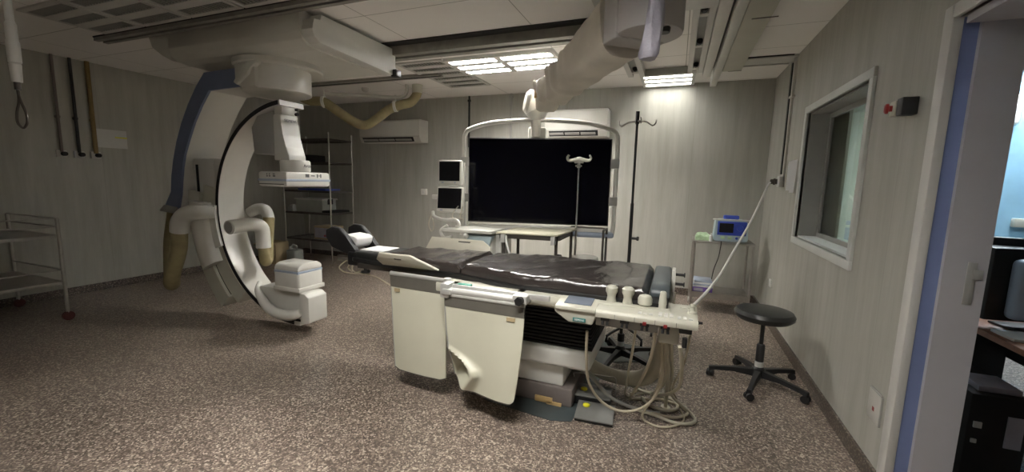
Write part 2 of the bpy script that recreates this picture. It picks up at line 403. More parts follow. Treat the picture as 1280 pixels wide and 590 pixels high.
# ------------------------------------------------------------------ ceiling lights
def light_module(x0, y0, nx, label, on, group, name='ceiling_light', slots=3, w=.6, h=.6, glow='lampon'):
    t = thing(name, label, 'ceiling light', (x0 + w * nx / 2, y0 + h / 2, HC), group=group)
    z1, z0 = HC - .001, HC - (.032 if on else .016)
    pb = MB()
    ys = [y0 + h * (i + .5) / slots for i in range(slots)]
    sh = h / slots * .27
    edges = [y0] + [v for y in ys for v in (y - sh, y + sh)] + [y0 + h]
    for a in range(0, len(edges), 2): pb.box(x0, x0 + w * nx, edges[a], edges[a + 1], z0, z1)
    for k in range(nx):
        for y in ys:
            pb.box(x0 + w * k, x0 + w * k + .035, y - sh, y + sh, z0, z1); pb.box(x0 + w * (k + 1) - .035, x0 + w * (k + 1), y - sh, y + sh, z0, z1)
    part('frame', pb, M['lampframe'], t)
    for k in range(nx):
        for y in ys:
            if on: s = part('tube_glow', MB().box(x0 + w * k + .035, x0 + w * (k + 1) - .035, y - sh, y + sh, HC - .012, HC - .002), M[glow], t)
            else: s = part('reflector', MB().box(x0 + w * k + .035, x0 + w * (k + 1) - .035, y - sh, y + sh, HC - .006, HC - .002), M['louvre'], t)
            fb = MB(); nf = 14
            for i in range(nf):
                xx = x0 + w * k + .035 + (w - .07) * (i + .5) / nf
                fb.box(xx - .0015, xx + .0015, y - sh, y + sh, z0 + .001, HC - (.013 if on else .0065))
            part('louvre', fb, M['fin'] if on else M['greyplast'], s)
    return t
light_module(-2.4, 4.0, 1, 'lit louvred ceiling light, left one of the bright pair above the display', True, 'lit ceiling lights')
light_module(-1.8, 4.0, 1, 'lit louvred ceiling light, right one of the bright pair above the display', True, 'lit ceiling lights')
light_module(-.49, 5.2, 1, 'lit three-slot ceiling light above the back wall behind the drip stand', True, 'lit ceiling lights', h=.62, glow='lampback')
light_module(-3.02, 4.0, 1, 'unlit louvred ceiling panel directly left of the bright ceiling lights', False, 'unlit ceiling lights')
light_module(-3.0, 4.62, 1, 'unlit louvred ceiling panel nearer the back wall, behind the bright lights', False, 'unlit ceiling lights')
nm = ['leftmost beside the long rail', 'second from left beside the long rail', 'third from left beside the long rail', 'rightmost beside the long rail']
for k in range(4):
    light_module(-5.0 + .62 * k, 1.80, 1, 'unlit louvred ceiling light, ' + nm[k], False, 'unlit ceiling lights', h=.56)
nm = ['left one at the top edge', 'middle one at the top edge', 'right one at the top edge']
for k in range(3):
    light_module(-4.4 + .62 * k, 1.19, 1, 'unlit louvred ceiling light further from the dark rail, ' + nm[k], False, 'unlit ceiling lights', h=.56)
light_module(-1.5, .6, 1, 'lit louvred ceiling light above the front of the room, left', True, 'lit ceiling lights', glow='lampfront')
light_module(-.85, .6, 1, 'lit louvred ceiling light above the front of the room, right', True, 'lit ceiling lights', glow='lampfront')
light_module(2.7, 5.15, 1, 'lit ceiling light of the control room seen through the doorway', True, 'control room lights', glow='lampctl')
light_module(1.7, 3.6, 1, 'lit ceiling light above the control desk', True, 'control room lights', glow='lampctl')

# ------------------------------------------------------------------ ceiling rails
def xrail(x0, x1, y, w, z0, label, gap, name='ceiling_rail'):
    t = thing(name, label, 'rail', (x0, y, HC), group='ceiling rails')
    part('rail_body', MB().box(x0, x1, y - w / 2, y - w / 2 + w * .36, z0, HC).box(x0, x1, y + w * .14, y + w / 2, z0, HC).box(x0, x1, y - w * .14, y + w * .14, z0 + .05, HC), M['rail'], t)
    part('rail_slot', MB().box(x0, x1, y - w * .14, y + w * .14, z0 + .045, z0 + .05).box(x0, x1, y - w / 2 - gap, y - w / 2, HC - .012, HC), M['raildark'], t)
    return t
xrail(-5.25, .9, 2.44, .11, HC - .04, 'long dark ceiling rail nearest the camera, in front of the gantry carriage', .006)
xrail(-4.9, -.5, 3.57, .20, HC - .09, 'ceiling rail with black slot running from the gantry carriage to the display arm', .09)
t = thing('ceiling_rail', 'thin dark ceiling rail behind the gantry, above the beige hose', 'rail', (-3.9, 4.53, HC), group='ceiling rails')
part('rail_body', MB().box(-5.3, -2.75, 4.47, 4.59, HC - .03, HC), M['rail'], t)
part('rail_slot', MB().box(-5.3, -2.75, 4.515, 4.545, HC - .034, HC - .03), M['raildark'], t)
# rails of the display arm (along y)
def yrail(x0, x1, y0, y1, z0, label, stops):
    t = thing('ceiling_rail', label, 'rail', ((x0 + x1) / 2, y0, HC), group='ceiling rails')
    w = x1 - x0
    part('rail_body', MB().box(x0, x0 + w * .3, y0, y1, z0, HC).box(x1 - w * .3, x1, y0, y1, z0, HC), M['lampframe'], t)
    part('rail_slot', MB().box(x0 + w * .3, x1 - w * .3, y0, y1, HC - .02, HC), M['greyplast'], t)
    for y in stops:
        part('stop_block', MB().box(x0 + w * .3, x1 - w * .3, y - .03, y + .03, z0 + .005, HC - .02, .004), M['white'], t)
        part('rubber_buffer', MB().cyl(((x0 + x1) / 2, y - .085, z0 + .03), ((x0 + x1) / 2, y - .035, z0 + .03), .024), M['black'], t)
    return t
yrail(-.60, -.42, 3.35, 5.06, HC - .07, 'white ceiling rail left of the wrapped handle, with a rubber stop', [4.9])
yrail(.02, .17, 1.6, 5.06, HC - .07, 'white ceiling rail with three rubber stops right of the arm drum', [3.42, 4.15, 4.9])
solo('ceiling_cross_beam', MB().box(-.44, .04, 5.02, 5.10, HC - .07, HC, .004), M['greyplast'], 'grey beam joining the ends of the two arm rails', 'beam', (-.2, 5.06, HC - .07))
t = thing('ceiling_channel', 'pale ceiling channel with a thin black gap right of the arm rails', 'channel', (.24, 3.5, HC))
part('channel_body', MB().box(.175, .255, 1.2, 5.15, HC - .10, HC, .003).box(.275, .34, 1.2, 5.5, HC - .13, HC, .003), M['white'], t)
part('gap', MB().box(.255, .275, 1.2, 5.1, HC - .02, HC), M['raildark'], t)
t = thing('ceiling_panel_box', 'cream hanging panel box beside the channel, near the right wall', 'panel', (.45, 3.5, HC))
part('panel_body', MB().box(.345, .52, 1.2, 4.87, HC - .12, HC, .006), M['cream'], t)
part('end_gap', MB().box(.40, .52, 4.87, 4.88, HC - .12, HC), M['raildark'], t)
part('access_slot', MB().box(.40, .56, 3.42, 3.432, HC - .124, HC - .12), M['darksteel'], t)

# ------------------------------------------------------------------ the C-arm gantry
ca = thing('xray_c_arm', 'large white ceiling-hung C-arm X-ray gantry with slate blue curved arm', 'x-ray machine', (-3.4, 2.9, HC))
Y0, Y1 = 2.70, 2.95
CX, CZ = -3.16, 1.097
# carriage
poly = [(2.50, 2.71), (2.50, 2.56), (2.52, 2.50), (2.57, 2.465), (2.65, 2.45), (3.46, 2.45), (3.50, 2.48), (3.50, 2.71)]
cb = part('carriage', MB().prism(poly, 'x', -4.35, -2.76, .006), M['white'], ca)
ep = [(2.53, 2.60), (2.51, 2.56), (2.53, 2.51), (2.59, 2.475), (3.49, 2.445), (3.52, 2.48), (3.52, 2.69), (2.60, 2.69), (2.60, 2.64), (2.53, 2.64)]
part('carriage_end_cover', MB().prism(ep, 'x', -2.76, -2.645, .006), M['basew'], cb)  # paler than the carriage body, standing in for bounce light
part('carriage_clip', MB().box(-2.67, -2.60, 3.47, 3.55, 2.43, 2.50, .01), M['black'], cb)
part('carriage_nose', MB().prism([(-4.35, 2.70), (-4.35, 2.46), (-4.48, 2.52), (-4.62, 2.60), (-4.66, 2.70)], 'y', 2.52, 3.48, .008), M['white'], cb)
# bearing drum
bd = part('bearing_drum', MB().lathe([(.27, 2.19), (.285, 2.20), (.285, 2.42)], (-3.50, 2.90, 0), 48), M['offwhite'], ca)
part('bearing_lip', MB().lathe([(.36, 2.40), (.37, 2.41), (.37, 2.45)], (-3.49, 2.92, 0), 48), M['white'], bd)
part('bearing_block', MB().prism([(-3.65, 2.42), (-3.65, 2.26), (-3.60, 2.21), (-3.5, 2.20), (-3.40, 2.20), (-3.40, 2.42)], 'y', 2.60, 2.93, .015), M['white'], bd)
part('bearing_rib', MB().prism([(-3.64, 2.245), (-3.60, 2.22), (-3.46, 2.30), (-3.42, 2.36), (-3.34, 2.38), (-3.34, 2.41), (-3.44, 2.41), (-3.52, 2.37)], 'y', 2.575, 2.62, .01), M['offwhite'], bd)
# big G arm
outer = [(-3.5, 2.385), (-4.12, 2.37), (-4.25, 2.25), (-4.38, 2.10), (-4.50, 1.93), (-4.60, 1.75), (-4.67, 1.58), (-4.72, 1.42), (-4.75, 1.26), (-4.86, 1.12)]
inner = [(-3.5, 2.235), (-4.08, 2.215), (-4.20, 2.09), (-4.32, 1.94), (-4.42, 1.78), (-4.50, 1.64), (-4.55, 1.50), (-4.58, 1.38), (-4.61, 1.24), (-4.66, 1.10)]
GY0, GY1 = 2.672, 3.02
rows = [[(o[0], GY0, o[1]), (i[0], GY0, i[1]), (i[0], GY1, i[1]), (o[0], GY1, o[1])] for o, i in zip(outer, inner)]
ga = part('curved_arm', MB().sweep(rows), M['white'], ca)
rows = [[(o[0] - .004, GY0 - .022, o[1] + .004), (i[0] + .004, GY0 - .022, i[1] - .004), (i[0] + .004, GY0 + .0, i[1] - .004), (o[0] - .004, GY0 + .0, o[1] + .004)] for o, i in zip(outer, inner)]
part('blue_side_cover', MB().sweep(rows), M['blue'], ga, 'slate blue side cover of the curved arm')
part('arm_cuff', MB().prism([(-4.875, 1.13), (-4.66, 1.11), (-4.70, 1.04), (-4.97, 1.06)], 'y', GY0 - .03, GY1 + .01, .01), M['greyplast'], ga)
# pivot box between G arm and C holder
pb = part('pivot_box', MB().box(-4.50, -4.185, 2.72, 2.98, 1.0, 1.60, .02), M['lgrey'], ca)
part('pivot_slot', MB().box(-4.44, -4.415, 2.71, 2.725, 1.05, 1.54), M['blackm'], pb)
# holder arcs
HR = 1.012
ho = part('c_holder', MB().arc(CX, CZ, HR, HR + .18, 168, 229, Y0 + .0, Y1 - .02, 30), M['cream'], ca)
part('holder_groove', MB().arc(CX, CZ, HR + .0, HR + .02, 197, 226, Y0 - .006, Y0 + .004, 30), M['tanhose'], ho)
part('outer_holder', MB().arc(CX, CZ, HR + .205, HR + .37, 172, 224, Y0 - .02, Y1 - .06, 30), M['cream'], ho)
part('outer_groove', MB().arc(CX, CZ, HR + .18, HR + .21, 200, 223, Y0 + .01, Y0 + .12, 30), M['blackm'], ho)
# rounded white shell
rows = []
for i in range(19):
    a = math.radians(176 + (207 - 176) * i / 18); ca_, sa_ = math.cos(a), math.sin(a)
    row = []
    for k in range(16):
        q = 2 * PI * k / 16
        rr = 1.20 + .135 * math.copysign(abs(math.cos(q)) ** .6, math.cos(q)); yy = Y0 + .06 + .15 * math.copysign(abs(math.sin(q)) ** .75, math.sin(q))
        row.append((CX + rr * ca_, yy, CZ + rr * sa_))
    rows.append(row)
part('holder_shell', MB().sweep(rows), M['offwhite'], ho)
part('inner_shell', MB().arc(CX, CZ, .985, 1.075, 177, 200, Y0 - .03, Y0 + .16, 24), M['offwhite'], ho)
# the C
cc = part('c_arc', MB().arc(CX, CZ, .965, 1.01, 95, 272, Y0, Y1, 90), M['offwhite'], ca)
part('c_track', MB().arc(CX, CZ, .970, 1.006, 96, 268, Y0 - .004, Y0 + .01, 90), M['blackm'], cc)
# detector lift housing + column
dh = part('detector_lift_housing', MB().prism([(-3.56, 1.98), (-3.64, 1.88), (-3.62, 1.64), (-3.37, 1.64), (-3.35, 2.02)], 'y', 2.72, 2.93, .012), M['greyplast'], ca)
colp = [(-3.335, 1.98), (-3.345, 1.585), (-3.16, 1.585), (-3.165, 1.63), (-3.195, 1.70), (-3.225, 1.80), (-3.24, 1.90), (-3.242, 1.98)]
dc = part('detector_column', MB().prism(colp, 'y', 2.70, 2.88, .010), M['white'], ca)
part('column_cap', MB().box(-3.345, -3.25, 2.72, 2.88, 1.97, 2.055, .010), M['offwhite'], dc)
part('cap_screw', MB().cyl((-3.25, 2.865, 2.0), (-3.225, 2.865, 2.0), .014).cyl((-3.25, 2.865, 2.04), (-3.23, 2.865, 2.04), .010), M['blackm'], dc)
text_part('lettering', 'SIEMENS', .034, (-3.231, 2.79, 1.93), FACE_POSX, M['ink'], dc, label='dark maker lettering on the column')
dr = part('detector_ring', MB().lathe([(.120, 1.485), (.125, 1.495), (.125, 1.575), (.115, 1.59)], (-3.23, 2.82, 0), 40), M['offwhite'], ca)
text_part('lettering', 'Artis', .040, (-3.103, 2.835, 1.54), FACE_POSX, M['ink'], dr)
DX0, DX1, DY0_, DY1_ = -3.43, -3.09, 2.60, 3.08
dt = part('flat_detector', MB().box(DX0, DX1, DY0_, DY1_, 1.355, 1.485, .020), M['offwhite'], ca)
part('blue_band', MB().box(DX0 - .003, DX1 + .003, DY0_ - .003, DY1_ + .003, 1.402, 1.422, .003), M['bluegrey'], dt, 'blue-grey band round the detector')
part('vent_slot', MB().box(DX0 + .012, DX1 - .03, DY0_ - .004, DY0_ + .001, 1.374, 1.380), M['blackm'], dt)
ib = MB()
for dx in (0, .03, .075, .09):
    ib.box(DX0 + .11 + dx, DX0 + .12 + dx, DY0_ - .002, DY0_ + .002, 1.44, 1.452); ib.box(DX0 + .11 + dx, DX0 + .117 + dx, DY0_ - .002, DY0_ + .002, 1.458, 1.468)
for dy in (.0, .014, .028): ib.box(DX1 - .002, DX1 + .002, 2.80 + dy, 2.809 + dy, 1.44, 1.468)
ib.box(DX1 - .002, DX1 + .002, 2.86, 2.90, 1.45, 1.458).box(DX1 - .002, DX1 + .002, 2.925, 2.935, 1.438, 1.47).box(DX1 - .002, DX1 + .002, 2.94, 2.96, 1.452, 1.458).box(DX1 - .002, DX1 + .002, 2.965, 2.975, 1.438, 1.47)
part('symbol_prints', ib, M['ink'], dt)
# tube end
TY0, TY1 = 2.665, 2.875
tb = part('tube_housing', MB().prism([(-3.62, .34), (-3.48, .22), (-3.30, .15), (-3.16, .125), (-3.04, .125), (-3.04, .375), (-3.10, .41), (-3.62, .41)], 'y', TY0 + .035, TY1 + .0, .01), M['offwhite'], ca)
part('tube_end_cap', MB().prism([(-3.08, .12), (-2.985, .135), (-2.97, .15), (-2.97, .375), (-3.02, .405), (-3.08, .41)], 'y', TY0, TY1, .010), M['offwhite'], tb)
part('collimator', MB().box(-3.38, -3.075, 2.66, 2.94, .41, .595, .022, seg=3), M['offwhite'], tb)
part('collimator_band', MB().box(-3.378, -3.077, 2.662, 2.938, .575, .600, .006), M['bluegrey'], tb, 'blue-grey band of the collimator')
part('collimator_top', MB().prism([(2.662, .595), (2.662, .625), (2.68, .65), (2.72, .668), (2.88, .668), (2.92, .65), (2.938, .625), (2.938, .595)], 'x', -3.378, -3.077, .018), M['offwhite'], tb)
part('collimator_foot', MB().box(-3.386, -3.064, 2.654, 2.95, .41, .452, .010), M['offwhite'], tb)
bp_ = [(-3.70, 2.76, .42), (-3.63, 2.69, .36), (-3.52, 2.655, .275), (-3.42, 2.64, .225), (-3.32, 2.635, .198), (-3.20, 2.635, .195), (-3.11, 2.64, .215), (-3.07, 2.66, .235)]
part('bumper_roll', MB().tube(bp_, [.02, .032, .040, .045, .047, .047, .045, .03], 16), M['offwhite'], tb)
part('shadow_gap', MB().box(-3.3, -3.09, TY0 + .028, TY0 + .04, .13, .15), M['blackm'], tb)
# hoses and elbows of the gantry
e1 = part('elbow_pipe', MB().tube([(-4.16, 2.70, 1.08), (-4.26, 2.62, 1.085), (-4.40, 2.58, 1.06), (-4.48, 2.56, .98), (-4.51, 2.56, .88)], [.06, .072, .08, .082, .078], 20), M['offwhite'], ca)
part('cloth_hose', MB().tube([(-4.51, 2.56, .89), (-4.54, 2.56, .7), (-4.64, 2.55, .48), (-4.72, 2.57, .36), (-4.84, 2.64, .31), (-4.98, 2.72, .42), (-5.03, 2.77, .72), (-4.93, 2.78, 1.07)], .068, 16), M['beigehose'], e1)
e2 = part('elbow_pipe', MB().tube([(-3.70, 2.50, .98), (-3.71, 2.60, .985), (-3.72, 2.70, .988), (-3.715, 2.78, .975), (-3.71, 2.82, .94), (-3.71, 2.83, .87), (-3.71, 2.83, .75)], .064, 20), M['offwhite'], ca)
part('pipe_end', MB().lathe([(.052, 0), (.052, .01)], (-3.70, 2.494, .98), 20, (0, 1, 0)), M['greyplast'], e2)
part('cloth_hose', MB().tube([(-3.71, 2.83, .77), (-3.71, 2.835, .68), (-3.73, 2.86, .61), (-3.78, 2.92, .63), (-3.84, 2.98, .80), (-3.86, 3.02, 1.02)], .052, 16), M['beigehose'], e2)
part('elbow_pipe', MB().tube([(-4.10, 2.99, 1.06), (-4.02, 3.02, 1.10), (-3.93, 3.04, 1.09), (-3.87, 3.03, 1.0)], [.05, .058, .058, .052], 18), M['lgrey'], ca)

# ------------------------------------------------------------------ beige hose loop under the ceiling
t = thing('ceiling_hose', 'beige cloth hose sagging from the ceiling beside the air conditioner', 'hose', (-3.4, 4.95, HC))
part('hose', MB().tube([(-4.66, 4.15, HC - .01), (-4.76, 4.25, 2.60), (-4.80, 4.33, 2.52), (-4.70, 4.40, 2.465), (-4.52, 4.45, 2.45), (-4.35, 4.55, 2.32), (-4.18, 4.65, 2.20), (-4.06, 4.72, 2.17), (-3.93, 4.78, 2.25), (-3.78, 4.85, 2.38), (-3.62, 4.90, 2.45), (-3.48, 4.95, 2.49), (-3.40, 4.97, 2.58), (-3.39, 4.98, 2.64)], .062, 16, 8), M['beigehose'], t)
part('ceiling_socket', MB().cyl((-3.39, 4.98, 2.61), (-3.39, 4.98, HC), .072), M['cream'], t)
part('swing_arm', MB().tube([(-4.54, 4.46, 2.56), (-4.08, 4.68, 2.56), (-3.68, 4.88, 2.55), (-3.56, 4.91, 2.57), (-3.52, 4.92, 2.63), (-3.52, 4.92, HC)], .024, 10), M['white'], t)
for x, y, z in ((-4.52, 4.45, 2.45), (-3.68, 4.88, 2.43)):
    part('hose_clamp', MB().cyl((x - .018, y - .006, z), (x + .018, y + .006, z + .004), .076, n=20).cyl((x, y, z + .06), (x, y, z + .15), .014), M['white'], t)

solo('smoke_detector', MB().lathe([(.035, -.05), (.05, -.035), (.055, 0)], (-4.25, 4.95, HC), 20), M['lampframe'], 'small white round detector on ceiling above the beige hose', 'detector', (-4.25, 4.95, HC))

# ------------------------------------------------------------------ display + suspension arm
dsp = thing('wall_display', 'huge black flat display hung in a rounded white tube frame', 'display', (-1.315, 4.035, 1.02), math.atan2(.35, 1.39), local=True)
Wd, Hd = 1.44, .86
scn = part('screen_panel', MB().box(-Wd / 2, Wd / 2, 0, .07, .0, Hd, .006), M['black'], dsp)
part('screen_glass', MB().box(-Wd / 2 + .012, Wd / 2 - .012, -.003, .001, .014, Hd - .012), M['screen'], scn)
hx = Wd / 2 + .055
part('tube_frame', MB().tube([(-hx + .02, .03, -.10), (-hx, .03, 0), (-hx, .03, .4), (-hx, .03, .80), (-hx + .015, .03, .90), (-hx + .08, .03, .955), (-.45, .03, 1.015), (0, .03, 1.04), (.45, .03, 1.015), (hx - .08, .03, .955), (hx - .015, .03, .90), (hx, .03, .80), (hx, .03, .4), (hx, .03, 0), (hx - .02, .03, -.10)], .022, 12, 6), M['white'], dsp)
for sx in (-1, 1):
    for z in (.25, .62):
        part('bracket', MB().box(min(sx * (Wd / 2 - .01), sx * (hx + .024)), max(sx * (Wd / 2 - .01), sx * (hx + .024)), .0, .05, z - .045, z + .045, .004), M['greyplast'], dsp)
part('bottom_tray', MB().box(-hx, hx, -.06, .10, -.115, -.06, .02, seg=3), M['bluegrey'], dsp, 'blue-grey tray under the display')
part('tray_light_edge', MB().box(-Wd / 2, Wd / 2, -.055, .05, -.06, -.025, .006), M['offwhite'], dsp)
part('neck_box', MB().box(-.12, .06, .075, .16, .72, .98, .02), M['white'], dsp)
part('back_plate', MB().box(-.45, .35, .07, .10, .15, .75, .01), M['greyplast'], dsp)

arm = thing('display_ceiling_arm', 'thick cloth-wrapped ceiling arm sloping down to the black display', 'support arm', (-.28, 2.62, HC))
D = V((-.22, 2.62, 2.5)); Eb = V((-1.36, 4.06, 2.24))
part('ceiling_carriage', MB().box(-.60, .17, 2.0, 3.2, HC - .10, HC - .072, .004), M['lampframe'], arm)
part('pivot_drum', MB().lathe([(.165, 2.30), (.185, 2.31), (.19, 2.33), (.19, 2.62)], (-.215, 2.66, 0), 48), M['drum'], arm)
# wrapped arm
ax = (Eb - D).normalized(); sd = ax.cross(V((0, 0, 1))).normalized(); uz = sd.cross(ax)
rows = []; L = (Eb - D).length
random.seed(3)
NS = 80
for i in range(NS + 1):
    u = i / NS; c = D + ax * (L * (.15 + .72 * u)) + V((0, 0, -.02))
    rx = .158 - .050 * u; ry = .20 - .075 * u
    wr = .002 if u < .4 else .002 + .020 * (u - .4) / .6
    row = []
    for k in range(28):
        q = 2 * PI * k / 28
        ss = 1 + (wr / rx) * math.sin(q * 3 + u * 26) + (wr / rx) * .8 * math.sin(u * 55 + q * 1) + .012 * math.sin(q * 3 + u * 9)
        cx_, sy_ = math.copysign(abs(math.cos(q)) ** .55, math.cos(q)), math.copysign(abs(math.sin(q)) ** .55, math.sin(q))
        row.append(c + sd * (rx * ss * cx_) + uz * (ry * ss * sy_))
    rows.append(row)
wa = part('cloth_sleeve', MB().sweep(rows), M['cloth'], arm)
c0 = D + ax * (L * .89)
part('ochre_patch', MB().box(-.035, .02, -.004, .004, -.05, .06, .003, mtx=Matrix.Translation(c0 + V((-.03, -.125, .0))) @ Matrix.Rotation(-.5, 4, 'Z')), M['orangepatch'], wa, 'ochre patch at the end of the sleeve')
eb = part('elbow_cap', MB().lathe([(.02, .085), (.09, .075), (.118, .045), (.12, -.02), (.10, -.06), (.04, -.08)][::-1], Eb + V((-.035, -.03, -.015)), 32, (-.75, -.45, .15)), M['offwhite'], arm)
part('down_neck', MB().lathe([(.045, -.30), (.05, -.13), (.10, -.085), (.11, -.03), (.10, .03)], Eb + V((0, 0, -.05)), 28), M['white'], arm)
# sleeve housing at the drum end
part('arm_shoulder', MB().box(-.03, .12, -.168, .168, -.197, .12, .012, seg=3, mtx=Matrix.Translation(D + ax * .10) @ Matrix.Rotation(math.atan2(ax.y, ax.x), 4, 'Z')), M['drum'], arm)
part('black_knob', MB().lathe([(.030, 0), (.036, .03), (.028, .06)], (-.125, 2.55, 2.28), 20), M['black'], arm)
# plastic wrapped handle
random.seed(5)
rows = []
for i in range(22):
    u = i / 21; z = 2.50 - .41 * u
    row = []
    for k in range(18):
        q = 2 * PI * k / 18
        r = (.034 + .016 * u) * (1 + .10 * math.sin(3 * q + 4 * u) + .06 * math.sin(7 * q - 9 * u))
        if u > .96: r *= .8
        row.append((-.175 + r * math.cos(q) + .012 * math.sin(u * 4), 2.34 + r * math.sin(q), z))
    rows.append(row)
part('wrapped_handle', MB().sweep(rows), M['plasticbag'], arm, 'handle wrapped in lavender plastic')

# ------------------------------------------------------------------ patient table
tab = thing('examination_table', 'long X-ray examination table with dark vinyl mattress and black bellows base', 'table', (-.9, 2.75, 0))
part('floor_plinth', MB().box(-1.35, -.53, 2.48, 3.02, 0.0, .13, .02), M['plinth'], tab)
part('plinth_patch', MB().box(-.78, -.66, 2.47, 2.482, .01, .05, .003).box(-.70, -.60, 2.47, 2.482, .0, .025, .002), M['orangepatch'], tab, 'peeling ochre patch on the plinth')
part('base_box', MB().box(-1.5, -.60, 2.50, 3.0, .13, .29, .01), M['basew'], tab)
part('base_tray', MB().box(-1.55, -.42, 2.44, 3.06, .28, .41, .03, seg=3), M['basew'], tab)
bel = part('bellows', MB().box(-1.5, -.455, 2.482, 3.0, .40, .70, .05, seg=3), M['blackm'], tab)
for k in range(12):
    z = .418 + .0235 * k
    part('bellows_fold', MB().box(-1.52 + .003 * k, -.418 - .002 * k, 2.468, 3.035, z - .0075, z + .0075, .005), M['blackm'], bel)
# top frame
part('table_frame', MB().prism([(-1.42, .70), (-.55, .70), (-.40, .66), (.02, .66), (.02, .79), (-1.42, .79)], 'y', 2.36, 3.06, .01), M['cream'], tab)
pl = [(-2.42, 2.60), (-2.34, 2.54), (-1.9, 2.46), (-1.3, 2.40), (-1.0, 2.30), (.0, 2.28), (.0, 3.10), (-1.0, 3.10), (-1.3, 3.04), (-1.9, 2.98), (-2.34, 2.90), (-2.42, 2.84)]
part('tabletop', MB().prism(pl, 'z', .79, .82, .006), M['carbon'], tab)
part('side_fascia', MB().box(-1.40, .02, 2.24, 2.36, .735, .80, .012), M['cream'], tab)
def cushion(outline, z0, z1, amp, seed, cell=.028):
    # soft cushion over a convex outline, creased on top
    xs = [p[0] for p in outline]; x0, x1 = min(xs), max(xs)
    def ylim(x):
        ys = []
        n = len(outline)
        for i in range(n):
            a, b = outline[i], outline[(i + 1) % n]
            if (a[0] - x) * (b[0] - x) <= 0 and a[0] != b[0]: ys.append(a[1] + (b[1] - a[1]) * (x - a[0]) / (b[0] - a[0]))
            elif a[0] == b[0] and abs(a[0] - x) < 1e-6: ys += [a[1], b[1]]
        return min(ys), max(ys)
    rnd = random.Random(seed); ph = [rnd.uniform(0, 6.28) for _ in range(8)]
    nx = max(8, int((x1 - x0) / cell)); ny = 18; mb = MB(); top = []; bot = []
    for i in range(nx + 1):
        u = i / nx; x = x0 + (x1 - x0) * u; ya, yb = ylim(min(max(x, x0 + 1e-4), x1 - 1e-4)); tr, br = [], []
        for j in range(ny + 1):
            v = j / ny; v2 = .5 - .5 * math.cos(PI * v); y = ya + (yb - ya) * v2
            ex = min(u, 1 - u) * (x1 - x0); ey = min(v2, 1 - v2) * (yb - ya); r = .03
            d = min(1, math.sqrt(max(0, 1 - (1 - min(ex, r) / r) ** 2))) * min(1, math.sqrt(max(0, 1 - (1 - min(ey, r) / r) ** 2)))
            cz = amp * (math.sin(9 * x + 5 * y + ph[0]) * .5 + math.sin(23 * x - 9 * y + ph[1]) * .35 + math.sin(-14 * x + 22 * y + ph[2]) * .3 + math.sin(41 * x + 30 * y + ph[3]) * .25 + .7 * max(0, math.sin(31 * x - 13 * y + 2 * math.sin(5 * y + ph[4]) + ph[5])) ** 6)
            zz = z0 + (z1 - z0) * (.45 + .55 * d) + cz * d
            tr.append(mb.bm.verts.new((x, y, zz))); br.append(mb.bm.verts.new((x, y, z0)))
        top.append(tr); bot.append(br)
    f = mb.bm.faces.new
    for i in range(nx):
        for j in range(ny):
            f((top[i][j], top[i + 1][j], top[i + 1][j + 1], top[i][j + 1])); f((bot[i][j], bot[i][j + 1], bot[i + 1][j + 1], bot[i + 1][j]))
        f((top[i][0], bot[i][0], bot[i + 1][0], top[i + 1][0])); f((top[i][ny], top[i + 1][ny], bot[i + 1][ny], bot[i][ny]))
    for j in range(ny):
        f((top[0][j], top[0][j + 1], bot[0][j + 1], bot[0][j])); f((top[nx][j], bot[nx][j], bot[nx][j + 1], top[nx][j + 1]))
    return mb
m1 = solo('mattress', cushion([(-1.31, 2.42), (-.85, 2.31), (-.11, 2.30), (-.11, 3.06), (-.80, 3.06), (-1.31, 3.0)], .822, .888, .006, 1), M['vinyl'], 'wrinkled dark vinyl mattress at the console end of the table', 'mattress', (-.65, 2.7, .822), group='table mattresses')
m2 = solo('mattress', cushion([(-2.0, 2.50), (-1.60, 2.46), (-1.32, 2.42), (-1.32, 3.0), (-1.60, 2.98), (-2.0, 2.93)], .822, .886, .008, 2), M['vinyl'], 'wrinkled dark vinyl mattress in the middle, between the pale arm boards', 'mattress', (-1.65, 2.7, .822), group='table mattresses')
m3 = solo('mattress', cushion([(-2.38, 2.57), (-2.01, 2.51), (-2.01, 2.93), (-2.38, 2.88)], .822, .868, .003, 3), M['stoolv'], 'flat dark pad under the head end by the headrest', 'mattress', (-2.2, 2.72, .822), group='table mattresses')
# end cushion + bracket
part('end_cushion', MB().prism([(2.44, .79), (3.06, .79), (3.08, .83), (3.06, .885), (2.48, .885), (2.42, .86), (2.41, .82)], 'x', -.10, .008, .02), M['endpad'], tab, 'slate grey end bumper')
bk = part('end_bracket', MB().box(.010, .032, 2.72, 2.84, .66, .92, .004), M['offwhite'], tab)
part('bracket_bolt', MB().cyl((.032, 2.76, .89), (.08, 2.76, .89), .009).cyl((.032, 2.76, .83), (.08, 2.76, .83), .009).cyl((.08, 2.76, .89), (.087, 2.76, .89), .015).cyl((.08, 2.76, .83), (.087, 2.76, .83), .015), M['black'], bk)
